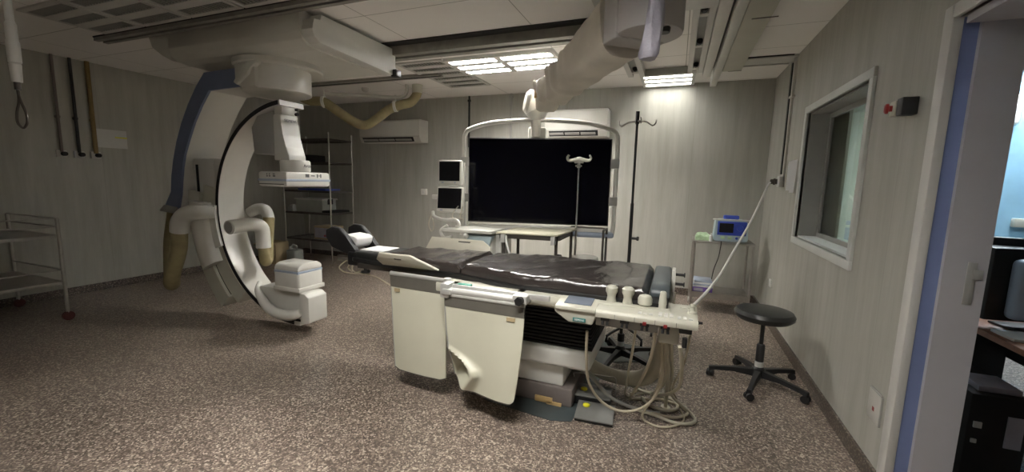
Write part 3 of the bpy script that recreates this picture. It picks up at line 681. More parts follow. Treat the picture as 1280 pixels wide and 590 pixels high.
# accessory rail + clamps
ar = part('accessory_rail', MB().box(-1.31, -.62, 2.180, 2.200, .780, .812, .003).tube([(-1.24, 2.155, .778), (-.78, 2.155, .778)], .021, 14, smooth=False), M['alu'], tab)
part('rail_clamp', MB().box(-1.30, -1.24, 2.13, 2.215, .735, .825, .008).box(-1.28, -1.22, 2.12, 2.16, .76, .795, .006), M['alu'], ar)
part('rail_clamp', MB().box(-.83, -.74, 2.135, 2.215, .755, .808, .010), M['alu'], ar)
part('clamp_knob', MB().cyl((-.775, 2.14, .785), (-.775, 2.10, .785), .020, n=12).cyl((-.775, 2.12, .785), (-.775, 2.095, .785), .026, n=6), M['black'], ar)
part('rail_bracket', MB().box(-1.29, -1.25, 2.200, 2.30, .75, .80).box(-.84, -.80, 2.20, 2.30, .75, .80), M['alu'], ar)
part('teal_clip', MB().box(-1.22, -1.13, 2.20, 2.235, .80, .815, .004), M['teal'], ar, 'small teal clip on the rail')
# tube-like light guard at head end underneath
part('under_rail', MB().box(-2.26, -1.3, 2.50, 2.54, .755, .79).box(-2.26, -1.3, 2.88, 2.92, .755, .79), M['darksteel'], tab)
part('yellow_tag', MB().box(-1.74, -1.62, 2.42, 2.44, .745, .775, .003), M['yellow'], tab, 'yellow tag under the tabletop edge')
part('under_knob', MB().lathe([(.035, 0), (.035, .015), (.015, .02), (.015, .07)], (-2.20, 2.52, .72), 16), M['black'], tab)

# arm boards
ab = solo('arm_board', MB().prism([(-1.95, .0), (-1.985, .05), (-1.94, .11), (-1.68, .11), (-1.48, .0)], 'y', -.009, .009, .004, mtx=Matrix.Translation((0, 2.42, .83)) @ Matrix.Rotation(math.radians(32), 4, 'X')),
     M['armpanel'], 'pale cream arm board leaning on the near side of the table', 'arm board', (-1.84, 2.43, .85), group='arm boards')
SHIFT[ab] = V((-1.84, 2.43, .85))
part('hand_slot', MB().box(-1.82, -1.76, -.0115, -.008, .068, .076, mtx=Matrix.Translation((0, 2.42, .83)) @ Matrix.Rotation(math.radians(32), 4, 'X')), M['black'], ab)
ab = solo('arm_board', MB().prism([(-1.99, .0), (-1.95, .13), (-1.46, .13), (-1.38, .08), (-1.36, .0)], 'y', -.009, .009, .004, mtx=Matrix.Translation((0, 3.02, .835)) @ Matrix.Rotation(math.radians(-25), 4, 'X')),
     M['armpanel'], 'pale cream arm board standing at the far side of the table', 'arm board', (-1.6, 3.04, .85), group='arm boards')
SHIFT[ab] = V((-1.6, 3.04, .85))
part('hand_slot', MB().box(-1.68, -1.57, -.0115, -.008, .10, .108, mtx=Matrix.Translation((0, 3.02, .835)) @ Matrix.Rotation(math.radians(-25), 4, 'X')), M['black'], ab)

# headrest
hr = thing('head_support', 'black winged head support with white pad at the far end of the table', 'headrest', (-2.42, 2.8, .8))
part('mount_plate', MB().box(-2.56, -2.25, 2.60, 2.66, .77, .79, .006).box(-2.66, -2.25, 2.70, 2.73, .775, .79, .003).box(-2.64, -2.25, 2.84, 2.87, .75, .77, .003), M['steel'], hr)
part('pivot_block', MB().box(-2.42, -2.32, 2.56, 2.90, .75, .86, .015), M['black'], hr)
for y, s in ((2.58, 1), (2.83, 1)):
    part('wing', MB().prism([(-2.32, .83), (-2.44, .835), (-2.60, .88), (-2.66, .96), (-2.655, 1.02), (-2.59, 1.05), (-2.51, 1.04), (-2.44, .97), (-2.36, .88)], 'y', y, y + .045, .012), M['blackm'], hr)
part('white_pad', MB().prism([(-2.52, .985), (-2.41, .975), (-2.375, .955), (-2.39, .90), (-2.42, .868), (-2.45, .89)], 'y', 2.63, 2.825, .012), M['paper'], hr, 'white paper-covered pad')
part('pad_sheet', MB().box(-2.34, -2.12, 2.62, 2.84, .868, .876, .003), M['paper'], hr, 'white cloth sheet')
part('looped_cable', MB().tube([(-2.46, 2.60, .78), (-2.50, 2.56, .73), (-2.46, 2.55, .70), (-2.38, 2.55, .69), (-2.2, 2.54, .70), (-2.05, 2.50, .69), (-1.85, 2.44, .65), (-1.65, 2.38, .64), (-1.45, 2.36, .66)], .005, 8)
     .tube([(-2.36, 2.60, .78), (-2.38, 2.57, .73), (-2.34, 2.56, .70), (-2.29, 2.56, .71)], .005, 8).tube([(-2.40, 2.60, .78), (-2.42, 2.57, .73), (-2.37, 2.56, .70)], .005, 8), M['cable'], hr)

# lead curtains
def lead_curtain(label, a, b, zt, zb, fun, strip, tagu, loc):
    t = thing('lead_curtain', label, 'curtain', loc, group='lead curtains under the table')
    a, b = V((a[0], a[1], 0)), V((b[0], b[1], 0)); n = (b - a).normalized().cross(V((0, 0, 1)))
    def P(u, v, off):
        p, z = fun(u, v); return p + n * off + V((0, 0, z))
    def sheet(u0, u1, v0, v1, o0, o1, nu=56, nv=44):
        mb = MB()
        A = [[mb.bm.verts.new(P(u0 + (u1 - u0) * i / nu, v0 + (v1 - v0) * j / nv, o0)) for j in range(nv + 1)] for i in range(nu + 1)]
        B = [[mb.bm.verts.new(P(u0 + (u1 - u0) * i / nu, v0 + (v1 - v0) * j / nv, o1)) for j in range(nv + 1)] for i in range(nu + 1)]
        f = mb.bm.faces.new
        for i in range(nu):
            for j in range(nv): f((A[i][j], A[i + 1][j], A[i + 1][j + 1], A[i][j + 1])); f((B[i][j], B[i][j + 1], B[i + 1][j + 1], B[i + 1][j]))
            f((A[i][0], B[i][0], B[i + 1][0], A[i + 1][0])); f((A[i][nv], A[i + 1][nv], B[i + 1][nv], B[i][nv]))
        for j in range(nv): f((A[0][j], A[0][j + 1], B[0][j + 1], B[0][j])); f((A[nu][j], B[nu][j], B[nu][j + 1], A[nu][j + 1]))
        return mb
    dr = part('drape', sheet(0, 1, strip, 1, -.005, .005), M['curtain'], t)
    part('hanging_strip', sheet(0, 1, 0, strip, -.007, .007, 20, 4), M['curtaintop'], t, 'grey wrinkled strip along the top')
    part('dark_piping', sheet(0, 1, .992, 1.0, -.009, .009, 56, 1), M['darksteel'], dr)
    part('dark_piping', sheet(0, .014, strip, 1, -.009, .009, 1, 26), M['greyplast'], dr)
    part('tag', sheet(tagu, tagu + .1, strip + .01, strip + .045, .007, .012, 4, 4), M['cardboard'], t, 'small tan tag')
    part('top_bar', MB().cyl(P(0, 0, 0) + V((0, 0, .008)), P(1, 0, 0) + V((0, 0, .008)), .013), M['greyplast'], t)
    return t
A1, B1 = V((-1.77, 2.27, 0)), V((-1.325, 2.25, 0))
def f1(u, v):
    p = A1.lerp(B1, u); z = .80 - v * .665
    if v > .9: z += .018 * max(0, (abs(u - .5) * 2 - .8)) / .2 * (v - .9) / .1
    p = p + V((.03 * v * (1 - u), -.012 * math.sin(u * 3.1) * v, 0)); return p, z
lead_curtain('cream lead curtain swung outwards, left of the two', (-1.77, 2.27), (-1.325, 2.25), .8, .13, f1, .12, .08, (-1.55, 2.26, .135))
A2, B2 = V((-1.275, 2.15, 0)), V((-.75, 2.14, 0))
def f2(u, v):
    p = A2.lerp(B2, u); z = .745 - v * .585
    sq = v * v
    p = p + V((.075 * sq * (1 - u) ** 1.5 - .045 * sq * u, 0, 0))
    K = ((0, -.3), (.56, -.08), (.62, .06), (.68, .22), (.74, .32), (.80, .335), (.88, .26), (1.01, .13))
    c = K[-1][1]
    for (va, ca1), (vb, cb1) in zip(K[:-1], K[1:]):
        if va <= v <= vb: c = ca1 + (cb1 - ca1) * (v - va) / (vb - va); break
    t_ = max(0, min(1, (c - u) / .13)); t_ = t_ * t_ * (3 - 2 * t_)
    ridge = math.exp(-((u - c - .03) / .09) ** 2) * max(0, min(1, (v - .55) / .2))
    p = p + V((-.055 * t_ * max(0, min(1, (v - .45) / .15)), .09 * t_ * max(0, min(1, (v - .45) / .15)) - .045 * ridge + .018 * math.sin(u * 5 + .5) * v - .02 * v * u, 0))
    z += .045 * (max(0, .3 - u) / .3) * sq
    if u > .93: z += .02 * ((u - .93) / .07) ** 2 * max(0, (v - .93) / .07)
    return p, max(z, .03)
lead_curtain('cream lead curtain with a buckled fold, hanging from the table rail', (-1.275, 2.15), (-.75, 2.14), .75, .17, f2, .11, .80, (-1.0, 2.15, .17))
# swung bar
part('swing_bar', MB().tube([(-1.77, 2.27, .815), (-1.31, 2.245, .815)], .011, 10, smooth=False).cyl((-1.31, 2.24, .77), (-1.31, 2.24, .83), .024), M['alu'], ar)

# ------------------------------------------------------------------ control console
con = thing('control_console', 'cream control console with knobs and touch screen on the table side', 'console', (-.22, 2.28, .7))
Cy0, Cy1 = 2.14, 2.40
tilt = lambda x0, x1, z0, z1, dz: [(Cy0, z0), (Cy0, z1 - dz), (Cy0 + .012, z1 - dz + .01), (Cy1, z1), (Cy1, z0)]
cbd = part('console_body', MB().prism([(Cy0, .745), (Cy0, .772), (Cy0 + .012, .785), (Cy1, .80), (Cy1, .745)], 'x', -.36, .145, .005), M['cream'], con)
part('end_housing', MB().prism([(-.58, .745), (-.50, .695), (-.37, .695), (-.355, .74), (-.355, .78), (-.58, .78)], 'y', Cy0 + .005, Cy1, .008), M['cream'], con)
part('under_beam', MB().box(-.36, -.04, Cy0 + .05, Cy1 - .02, .685, .746, .005), M['greyplast'], con)
ts = part('touch_screen_module', MB().prism([(Cy0 - .01, .765), (Cy0 - .01, .785), (Cy1 + .02, .815), (Cy1 + .02, .775)], 'x', -.575, -.355, .005), M['cream'], con)
part('touch_screen', MB().prism([(Cy0 + .035, .7912), (Cy0 + .035, .7932), (Cy1 - .015, .8152), (Cy1 - .015, .8132)], 'x', -.535, -.385), M['consolescreen'], ts, 'slate blue touch screen')
pq = part('name_plate', MB().box(-.475, -.405, Cy0 - .001, Cy0 + .006, .706, .726, .001), M['siemens'], con, 'teal maker plate')
text_part('lettering', 'SIEMENS', .014, (-.44, Cy0 - .0015, .716), FACE_NEGY, M['paper'], pq)
mw = .10
xs = [-.355 + mw * (i + .5) for i in range(5)]
for i in range(5):
    part('module_joint', MB().box(-.355 + mw * i - .001, -.355 + mw * i + .001, Cy0 - .0015, Cy0 + .003, .747, .772), M['ink'], cbd)
zt = .792
def stick(x, prof, y=2.29, name='control_knob'): return part(name, MB().lathe(prof, (x, y, zt - .004), 24), M['cream'], con)
hg = [(.030, 0), (.029, .01), (.023, .04), (.025, .055), (.033, .07), (.033, .092), (.022, .102)]
hg = [(r, h) for r, h in hg]
stick(xs[0] + .010, hg); stick(xs[1] - .002, hg)
stick(xs[2] - .012, [(.026, 0), (.028, .015), (.038, .022), (.038, .05), (.030, .066), (.01, .072)])
stick(xs[3] - .022, [(.024, 0), (.022, .02), (.016, .095), (.012, .10)])
stick(xs[4] + .025, [(.022, 0), (.022, .012), (.012, .016), (.012, .035), (.016, .04), (.014, .05)], 2.28)
stick(xs[4] + .02, [(.017, 0), (.015, .012)], 2.34, 'push_button'); stick(xs[4] - .02, [(.017, 0), (.015, .012)], 2.35, 'push_button')
for i, n_ in ((2, 4), (3, 9), (4, 5)):
    for k in range(n_):
        x = xs[i] - .028 + .027 * (k % 3) - (.0 if i != 4 else .01); y = 2.175 + .022 * (k // 3)
        part('push_button', MB().box(x - .009, x + .009, y - .006, y + .006, .782, .793, .002), M['offwhite'] if k % 2 else M['lgrey'], con)
for i, red in ((0, 0), (1, 0), (2, 1), (3, 1)):
    x = xs[i]
    part('connector', MB().box(x - .022, x + .022, Cy0 + .01, Cy0 + .05, .728, .746).cyl((x - .01, Cy0 + .02, .73), (x - .012, Cy0 + .01, .705), .007).cyl((x + .012, Cy0 + .02, .73), (x + .014, Cy0 + .01, .705), .007), M['black'], con)
    if red: part('red_button', MB().box(x - .009, x + .009, Cy0 - .005, Cy0 + .002, .738, .756, .002), M['darkred'], con)
part('connector', MB().box(.06, .12, Cy0 + .02, Cy0 + .06, .715, .746, .004).cyl((.09, Cy0 + .04, .69), (.09, Cy0 + .04, .64), .012), M['black'], con)
part('junction_box', MB().box(-.035, .065, 2.22, 2.36, .63, .746, .006), M['cream'], con)
part('yellow_label', MB().box(.060, .067, 2.24, 2.30, .68, .73, .001), M['yellow'], con)
part('side_pin', MB().cyl((.145, 2.25, .755), (.17, 2.25, .755), .007).cyl((.145, 2.25, .755), (.153, 2.25, .755), .011), M['black'], con)

# big tan hose under the table
solo('umbilical_hose', MB().tube([(-.64, 2.86, .26), (-.55, 2.82, .205), (-.42, 2.80, .15), (-.28, 2.80, .125), (-.14, 2.77, .16), (-.06, 2.70, .26), (-.02, 2.60, .42), (-.005, 2.50, .56), (-.005, 2.43, .68)], [.05, .05, .05, .05, .055, .058, .055, .045, .04], 16, 8, flat=.8), M['tanhose'], 'thick tan hose curving from table base up to the console', 'hose', (-.3, 2.75, .1))
solo('base_conduit', MB().tube([(-.60, 2.66, .21), (-.52, 2.66, .21), (-.44, 2.64, .17), (-.30, 2.60, .07), (-.1, 2.62, .016), (.0, 2.64, .012)], [.028, .026, .016, .012, .012, .012], 12), M['greyplast'], 'grey conduit leaving the table base near the pedals', 'conduit', (-.5, 2.66, .2))
# loose cables
cabs = [
    ([(-.405, 2.20, .64), (-.41, 2.16, .45), (-.40, 2.14, .28), (-.33, 2.14, .14), (-.22, 2.16, .08), (-.10, 2.20, .12), (-.02, 2.25, .25), (.0, 2.28, .45), (-.005, 2.28, .61)], .008, 'long pale cable looping low from touch screen end to junction box'),
    ([(-.15, 2.24, .70), (-.17, 2.26, .5), (-.21, 2.36, .2), (-.22, 2.45, .012), (-.10, 2.55, .010), (.05, 2.62, .010), (.02, 2.70, .010)], .007, 'thin pale cable hanging straight down behind the pedals'),
    ([(-.05, 2.19, .69), (-.07, 2.22, .5), (-.13, 2.30, .25), (-.19, 2.36, .06), (-.16, 2.44, .012), (.0, 2.50, .012), (.12, 2.46, .012), (.16, 2.38, .012), (.08, 2.30, .012), (-.05, 2.30, .012)], .009, 'tan cable dropping from red button and coiling on the floor'),
    ([(.07, 2.18, .64), (.09, 2.20, .5), (.09, 2.28, .3), (.02, 2.42, .12), (-.10, 2.52, .04), (-.2, 2.6, .02)], .010, 'darker cable from the last connector swinging under the console'),
    ([(.115, 2.20, .70), (.10, 2.24, .5), (.06, 2.34, .25), (.10, 2.50, .03), (.02, 2.58, .012), (-.12, 2.58, .012), (-.20, 2.50, .012)], .006, 'thin cable from the right end of the console to the floor coils'),
    ([(.0, 2.30, .61), (.02, 2.34, .4), (.0, 2.42, .2), (-.06, 2.48, .05), (-.02, 2.55, .014), (.08, 2.52, .014), (.10, 2.42, .014), (.02, 2.36, .014), (-.08, 2.40, .014), (-.12, 2.46, .025)], .011, 'thick tan cable bundle coiled on the floor under the console'),
    ([(-.02, 2.28, .61), (-.01, 2.26, .4), (-.04, 2.26, .2), (-.10, 2.22, .03), (-.02, 2.16, .012), (.08, 2.20, .012), (.14, 2.30, .012), (.12, 2.42, .012)], .007, 'pale cable curling nearest the camera on the wet floor patch'),
    ([(.03, 2.30, .61), (.05, 2.38, .35), (.06, 2.44, .12), (.18, 2.40, .014), (.20, 2.30, .014), (.10, 2.24, .014), (-.04, 2.26, .030), (-.16, 2.30, .014)], .010, 'brown outer cable loop reaching furthest right on the floor'),
]
for i, (p, r, lab) in enumerate(cabs):
    p = [(x, y + .33 * max(0, 1 - z / .62), z) for x, y, z in p]
    solo('floor_cable', MB().tube(p, r, 8, 8), M['cable'] if i % 2 == 0 or i == 6 else M['tanhose'], lab, 'cable', p[0], group='loose cables under the console')
solo('support_rod', MB().cyl((.03, 2.74, 0), (.03, 2.74, .78), .012).cyl((.03, 2.74, 0), (.03, 2.74, .012), .03), M['tanhose'], 'upright tan rod standing behind the cable bundle', 'rod', (.03, 2.74, 0))

# pedals
fp = thing('foot_pedal', 'double dark steel foot pedal with two yellow dots on floor', 'foot switch', (-.42, 2.52, 0))
R = Rz(math.radians(4), (-.42, 2.55, 0))
part('pedal_base', MB().box(-.56, -.30, 2.56, 2.72, 0.003, .06, .008, mtx=R).box(-.50, -.27, 2.36, 2.56, .003, .022, .006, mtx=R), M['black'], fp)
part('pedal', MB().prism([(2.555, .062), (2.715, .062), (2.715, .078), (2.555, .070)], 'x', -.56, -.30, .003, mtx=R), M['pedalm'], fp)
part('pedal', MB().prism([(2.35, .024), (2.545, .030), (2.545, .045), (2.35, .032)], 'x', -.50, -.27, .003, mtx=R), M['pedalm'], fp)
for x, y, z in ((-.485, 2.63, .075), (-.44, 2.49, .042)):
    part('yellow_dot', MB().lathe([(.022, 0), (.022, .008), (.008, .014)], (x, y, z), 18), M['yellow'], fp)
part('wire_handle', MB().tube([(-.565, 2.66, .03), (-.565, 2.67, .13), (-.55, 2.68, .16), (-.35, 2.70, .16), (-.29, 2.70, .15), (-.285, 2.68, .03)], .005, 8, 5), M['steel'], fp)

# ------------------------------------------------------------------ floor plate
solo('floor_cover_plate', MB().prism([(-1.10, 2.36), (-.62, 2.30), (-.50, 2.34), (-.46, 2.7), (-.40, 3.3), (-.1, 3.45), (-.12, 3.75), (-.9, 3.75), (-1.10, 3.3)], 'z', .0, .004), M['matblue'], 'dark blue-grey cover plate on the floor under the table base', 'floor plate', (-.9, 2.9, 0))

# ------------------------------------------------------------------ stools
def stool(name, x, y, rz, seat_h, label, seatmat, arms=5, sr=.192, br=.33):
    t = thing(name, label, 'stool', (x, y, 0), rz, group='rolling stools', local=True)
    part('seat', MB().lathe([(.10, seat_h - .075), (sr - .02, seat_h - .07), (sr, seat_h - .05), (sr + .003, seat_h - .03), (sr - .012, seat_h - .006), (sr - .04, seat_h), (.02, seat_h + .002)], (0, 0, 0), 48), seatmat, t)
    ga = part('gas_lift', MB().lathe([(.028, .105), (.028, seat_h - .27), (.024, seat_h - .262), (.014, seat_h - .26), (.014, seat_h - .08)], (0, 0, 0), 20), M['black'], t)
    part('lift_label', MB().lathe([(.0290, .135), (.0290, .175)], (0, 0, 0), 20), M['lgrey'], ga)
    part('lever', MB().tube([(0, 0, seat_h - .09), (.08, -.02, seat_h - .09), (.16, -.05, seat_h - .095)], .006, 8), M['black'], t)
    part('hub', MB().lathe([(.045, .06), (.05, .075), (.042, .12), (.03, .13)], (0, 0, 0), 20), M['black'], t)
    for k in range(5):
        a = 2 * PI * k / 5; ca_, sa_ = math.cos(a), math.sin(a); nx_, ny_ = -sa_, ca_
        rows = []
        for u, w_, z0, z1 in ((.03, .03, .062, .115), (.5, .021, .072, .102), (.88, .017, .058, .085), (1.0, .02, .048, .078)):
            r = br * u
            rows.append([(r * ca_ + nx_ * w_, r * sa_ + ny_ * w_, z0), (r * ca_ - nx_ * w_, r * sa_ - ny_ * w_, z0), (r * ca_ - nx_ * w_ * .7, r * sa_ - ny_ * w_ * .7, z1), (r * ca_ + nx_ * w_ * .7, r * sa_ + ny_ * w_ * .7, z1)])
        l = part('base_leg', MB().sweep(rows), M['black'], t)
        cx_, cy_ = (br - .012) * ca_, (br - .012) * sa_
        b = a + .8 + k
        d = V((math.cos(b), math.sin(b), 0))
        cm = MB()
        for s in (-1, 1):
            c = V((cx_, cy_, .028)) + d * (s * .013); cm.cyl(c - d * .009, c + d * .009, .0265, n=18)
        cm.cyl((cx_, cy_, .025), (cx_, cy_, .055), .008)
        part('caster', cm, M['black'], l)
    return t
stool('rolling_stool', .655, 3.39, math.radians(36), .568, 'black round rolling stool standing free beside the right wall', M['stoolv'])
stool('rolling_stool', -.34, 3.36, math.radians(40), .50, 'black rolling stool mostly hidden behind the console, base visible', M['stoolv'])

# ------------------------------------------------------------------ instrument table, drip stands, bin, anaesthesia machine
it = thing('instrument_table', 'small instrument table with cream top in front of the display', 'table', (-1.2, 3.55, 0))
part('tabletop', MB().prism([(-1.46, 3.34), (-.92, 3.41), (-.88, 3.98), (-1.44, 3.80)], 'z', .985, 1.0, .004), M['beigeboard'], it)
tr = part('top_frame', MB().box(-1.44, -.93, 3.39, 3.41, .945, .984, mtx=Rz(.12, (-1.2, 3.40, 0))).box(-.94, -.91, 3.45, 3.92, .945, .984), M['darksteel'], it)
for x, y in ((-1.40, 3.37), (-.96, 3.43)): part('corner_bracket', MB().box(x - .02, x + .02, y - .03, y + .02, .91, .984, .004), M['lgrey'], tr)
for x, y in ((-.945, 3.47), (-.91, 3.88), (-1.42, 3.42), (-1.40, 3.74)):
    l = part('leg', MB().cyl((x, y, .06), (x, y, .98), .014), M['darksteel'], it)
    part('caster', MB().cyl((x - .012, y, .03), (x + .012, y, .03), .03).cyl((x, y, .03), (x, y, .08), .008), M['black'], l)
part('lower_shelf', MB().box(-1.42, -.93, 3.46, 3.76, .30, .315), M['steel'], it)
part('clamp_knob', MB().cyl((-.95, 3.48, .80), (-.90, 3.46, .80), .026), M['darksteel'], it)

def stand(name, x, y, h, label, poleM, r=.011, hooks=True, base=.26):
    t = thing(name, label, 'stand', (x, y, 0), group='upright stands')
    part('pole', MB().cyl((x, y, .08), (x, y, h * .62), r * 1.35).cyl((x, y, h * .6), (x, y, h), r), poleM, t)
    for k in range(5):
        a = 2 * PI * k / 5 + .4
        l = part('base_leg', MB().tube([(x, y, .10), (x + base * .6 * math.cos(a), y + base * .6 * math.sin(a), .085), (x + base * math.cos(a), y + base * math.sin(a), .06)], .012, 8), M['black'], t)
        part('caster', MB().cyl((x + base * math.cos(a) - .01, y + base * math.sin(a), .026), (x + base * math.cos(a) + .01, y + base * math.sin(a), .026), .026).cyl((x + base * math.cos(a), y + base * math.sin(a), .03), (x + base * math.cos(a), y + base * math.sin(a), .06), .007), M['black'], l)
    return t
iv = stand('drip_stand', -.37, 3.95, 2.05, 'tall black drip stand with steel hooks right of the display', M['blackm'])
part('top_cap', MB().cyl((-.37, 3.95, 1.98), (-.37, 3.95, 2.09), .017), M['black'], iv)
for s in (-1, 1):
    part('hook', MB().tube([(-.37, 3.95, 2.0), (-.37 + s * .07, 3.95, 2.0), (-.37 + s * .10, 3.95, 1.985), (-.37 + s * .13, 3.95, 1.965), (-.37 + s * .155, 3.95, 1.98), (-.37 + s * .16, 3.95, 2.015)], .006, 8), M['steel'], iv)
part('hook', MB().tube([(-.37, 3.95, 2.0), (-.34, 3.90, 2.0), (-.33, 3.85, 1.98), (-.33, 3.82, 2.02)], .006, 8), M['steel'], iv)
part('clamp_knob', MB().cyl((-.37, 3.95, .95), (-.31, 3.94, .95), .012).cyl((-.31, 3.94, .95), (-.295, 3.937, .95), .02), M['black'], iv)

hs = stand('holder_stand', -.90, 4.03, 1.64, 'chrome stand with cream two-armed clamp head before the black display', M['chrome'], .009, base=.2)
hx_, hy_, hz_ = -.90, 4.03, 1.67
part('clamp_head', MB().tube([(hx_ - .10, hy_, hz_ + .045), (hx_ - .115, hy_, hz_ + .015), (hx_ - .095, hy_, hz_ - .008), (hx_ - .04, hy_, hz_ - .002), (hx_, hy_, hz_ + .006), (hx_ + .04, hy_, hz_ - .002), (hx_ + .095, hy_, hz_ - .008), (hx_ + .115, hy_, hz_ + .015), (hx_ + .10, hy_, hz_ + .045)], [.012, .015, .018, .024, .030, .024, .018, .015, .012], 10, 5, flat=.6)
     .box(hx_ - .045, hx_ + .045, hy_ - .015, hy_ + .015, hz_ - .035, hz_ + .02, .008), M['cream'], hs)
part('clamp_screw', MB().cyl((hx_, hy_, hz_ - .08), (hx_, hy_, hz_ - .03), .016).cyl((hx_ - .03, hy_ - .01, hz_ - .06), (hx_ + .03, hy_ - .01, hz_ - .06), .009), M['greyplast'], hs)

bn = thing('waste_bin', 'white round waste bin in a steel frame right of the instrument table', 'bin', (-.77, 4.12, 0))
part('bin_body', MB().lathe([(.12, .06), (.125, .69), (.13, .70)], (-.81, 4.05, 0), 32), M['offwhite'], bn)
part('bin_rim', MB().lathe([(.135, .69), (.138, .705), (.132, .72), (.10, .73)], (-.81, 4.05, 0), 32), M['white'], bn)
fr_ = MB()
for x, y in ((-.62, 3.96), (-.62, 4.16)):
    fr_.cyl((x, y, .0), (x, y, 1.0), .011)
fr_.cyl((-.98, 4.16, 0), (-.98, 4.16, 1.0), .011).cyl((-.98, 4.16, 1.0), (-.62, 4.16, 1.0), .011).cyl((-.62, 3.96, 1.0), (-.62, 4.16, 1.0), .011).cyl((-.98, 4.16, .06), (-.62, 4.16, .06), .011).cyl((-.62, 3.96, .06), (-.62, 4.16, .06), .011)
part('steel_frame', fr_, M['darksteel'], bn)
part('frame_plate', MB().box(-.98, -.62, 3.92, 4.18, .04, .06), M['darksteel'], bn)
part('hanging_strap', MB().box(-.60, -.59, 3.95, 3.98, .72, .90, .004), M['black'], bn)

an = thing('anaesthesia_machine', 'pale blue and white anaesthesia cart left of the display', 'medical cart', (-1.95, 3.5, 0))
part('worktop', MB().prism([(-2.10, 3.28), (-1.62, 3.32), (-1.60, 3.60), (-1.95, 3.60), (-2.12, 3.45)], 'z', .975, 1.005, .008), M['offwhite'], an)
part('body', MB().prism([(-1.93, .10), (-1.64, .10), (-1.64, .97), (-1.90, .97)], 'y', 3.40, 3.72, .015), M['offwhite'], an)
part('blue_side', MB().prism([(-1.80, .10), (-1.68, .10), (-1.68, .80), (-1.66, .88), (-1.62, .955), (-1.92, .955), (-1.86, .90), (-1.80, .82)], 'y', 3.36, 3.41, .008), M['paleblue'], an, 'pale blue curved front cover')
part('side_panel', MB().box(-1.64, -1.58, 3.46, 3.72, .12, .96, .01), M['lgrey'], an)
for x in (-1.88, -1.66):
    for y in (3.46, 3.66): part('caster', MB().cyl((x - .015, y, .045), (x + .015, y, .045), .045).cyl((x, y, .05), (x, y, .11), .012), M['black'], an)
ps = part('monitor_post', MB().cyl((-2.10, 3.68, .90), (-2.10, 3.68, 1.62), .022).box(-2.12, -1.85, 3.66, 3.70, .90, .94), M['white'], an)
part('vent_hose', MB().tube([(-2.28, 3.42, 1.14), (-2.24, 3.38, 1.10), (-2.12, 3.36, 1.075), (-2.0, 3.36, 1.08), (-1.95, 3.34, 1.04), (-1.98, 3.33, 1.02)], .016, 14), M['offwhite'], an)
part('vent_hose', MB().tube([(-2.06, 3.32, 1.03), (-2.12, 3.30, .98), (-2.08, 3.29, .92), (-2.0, 3.30, .93)], .016, 12), M['offwhite'], an)
part('hose_connector', MB().ball((-1.86, 3.30, .95), .026), M['offwhite'], an)
part('hanging_tubes', MB().tube([(-2.28, 3.42, 1.14), (-2.33, 3.42, 1.03), (-2.30, 3.42, .95), (-2.27, 3.42, 1.0), (-2.29, 3.42, 1.08)], .006, 6).tube([(-2.05, 3.5, 1.2), (-2.10, 3.48, 1.12), (-2.07, 3.46, 1.05)], .005, 6).tube([(-2.0, 3.5, 1.2), (-2.02, 3.48, 1.1), (-1.98, 3.46, 1.08)], .005, 6), M['tanhose'], an)
part('white_cable', MB().tube([(-1.50, 3.38, .97), (-1.46, 3.30, .90), (-1.40, 3.26, .80), (-1.30, 3.24, .68), (-1.25, 3.3, .4), (-1.5, 3.5, .15)], .010, 8), M['wcable'], an)
part('sensor_arm', MB().tube([(-2.10, 3.66, 1.27), (-2.22, 3.6, 1.28), (-2.32, 3.55, 1.28)], .012, 8).box(-2.36, -2.28, 3.52, 3.56, 1.255, 1.30, .008).cyl((-2.29, 3.54, 1.22), (-2.29, 3.54, 1.34), .01), M['offwhite'], an)
part('drawer_pull', MB().box(-1.80, -1.66, 3.345, 3.362, .70, .72, .003), M['greyplast'], an)
an.location.x += .12
def monitor(label, x0, x1, z0, z1, y, rz, tiltx):
    cx = (x0 + x1) / 2
    t = thing('patient_monitor', label, 'monitor', (cx, y, z0), rz, group='small patient monitors', local=True)
    T = Matrix.Rotation(tiltx, 4, 'X'); w = (x1 - x0) / 2; h = z1 - z0
    part('housing', MB().box(-w, w, -.02, .05, 0, h, .015, mtx=T, seg=3), M['offwhite'], t)
    part('screen', MB().box(-w + .013, w - .013, -.0225, -.019, .042, h - .014, mtx=T), M['smallscreen'], t)
    part('button_strip', MB().box(w * .45, w * .55, -.024, -.019, .02, .032, mtx=T).box(-w * .7, -w * .5, -.024, -.019, .02, .03, mtx=T), M['bluegrey'], t)
    part('mount', MB().box(-.03, .03, .04, .12, h * .4, h * .6, .004, mtx=T), M['greyplast'], t)
    return t
monitor('small white patient monitor with black screen, upper of the two beside display', -2.165, -1.93, 1.395, 1.635, 3.55, .12, 0)
monitor('small white patient monitor tilted back, lower of the two beside display', -2.155, -1.895, 1.13, 1.38, 3.50, .18, -.12)

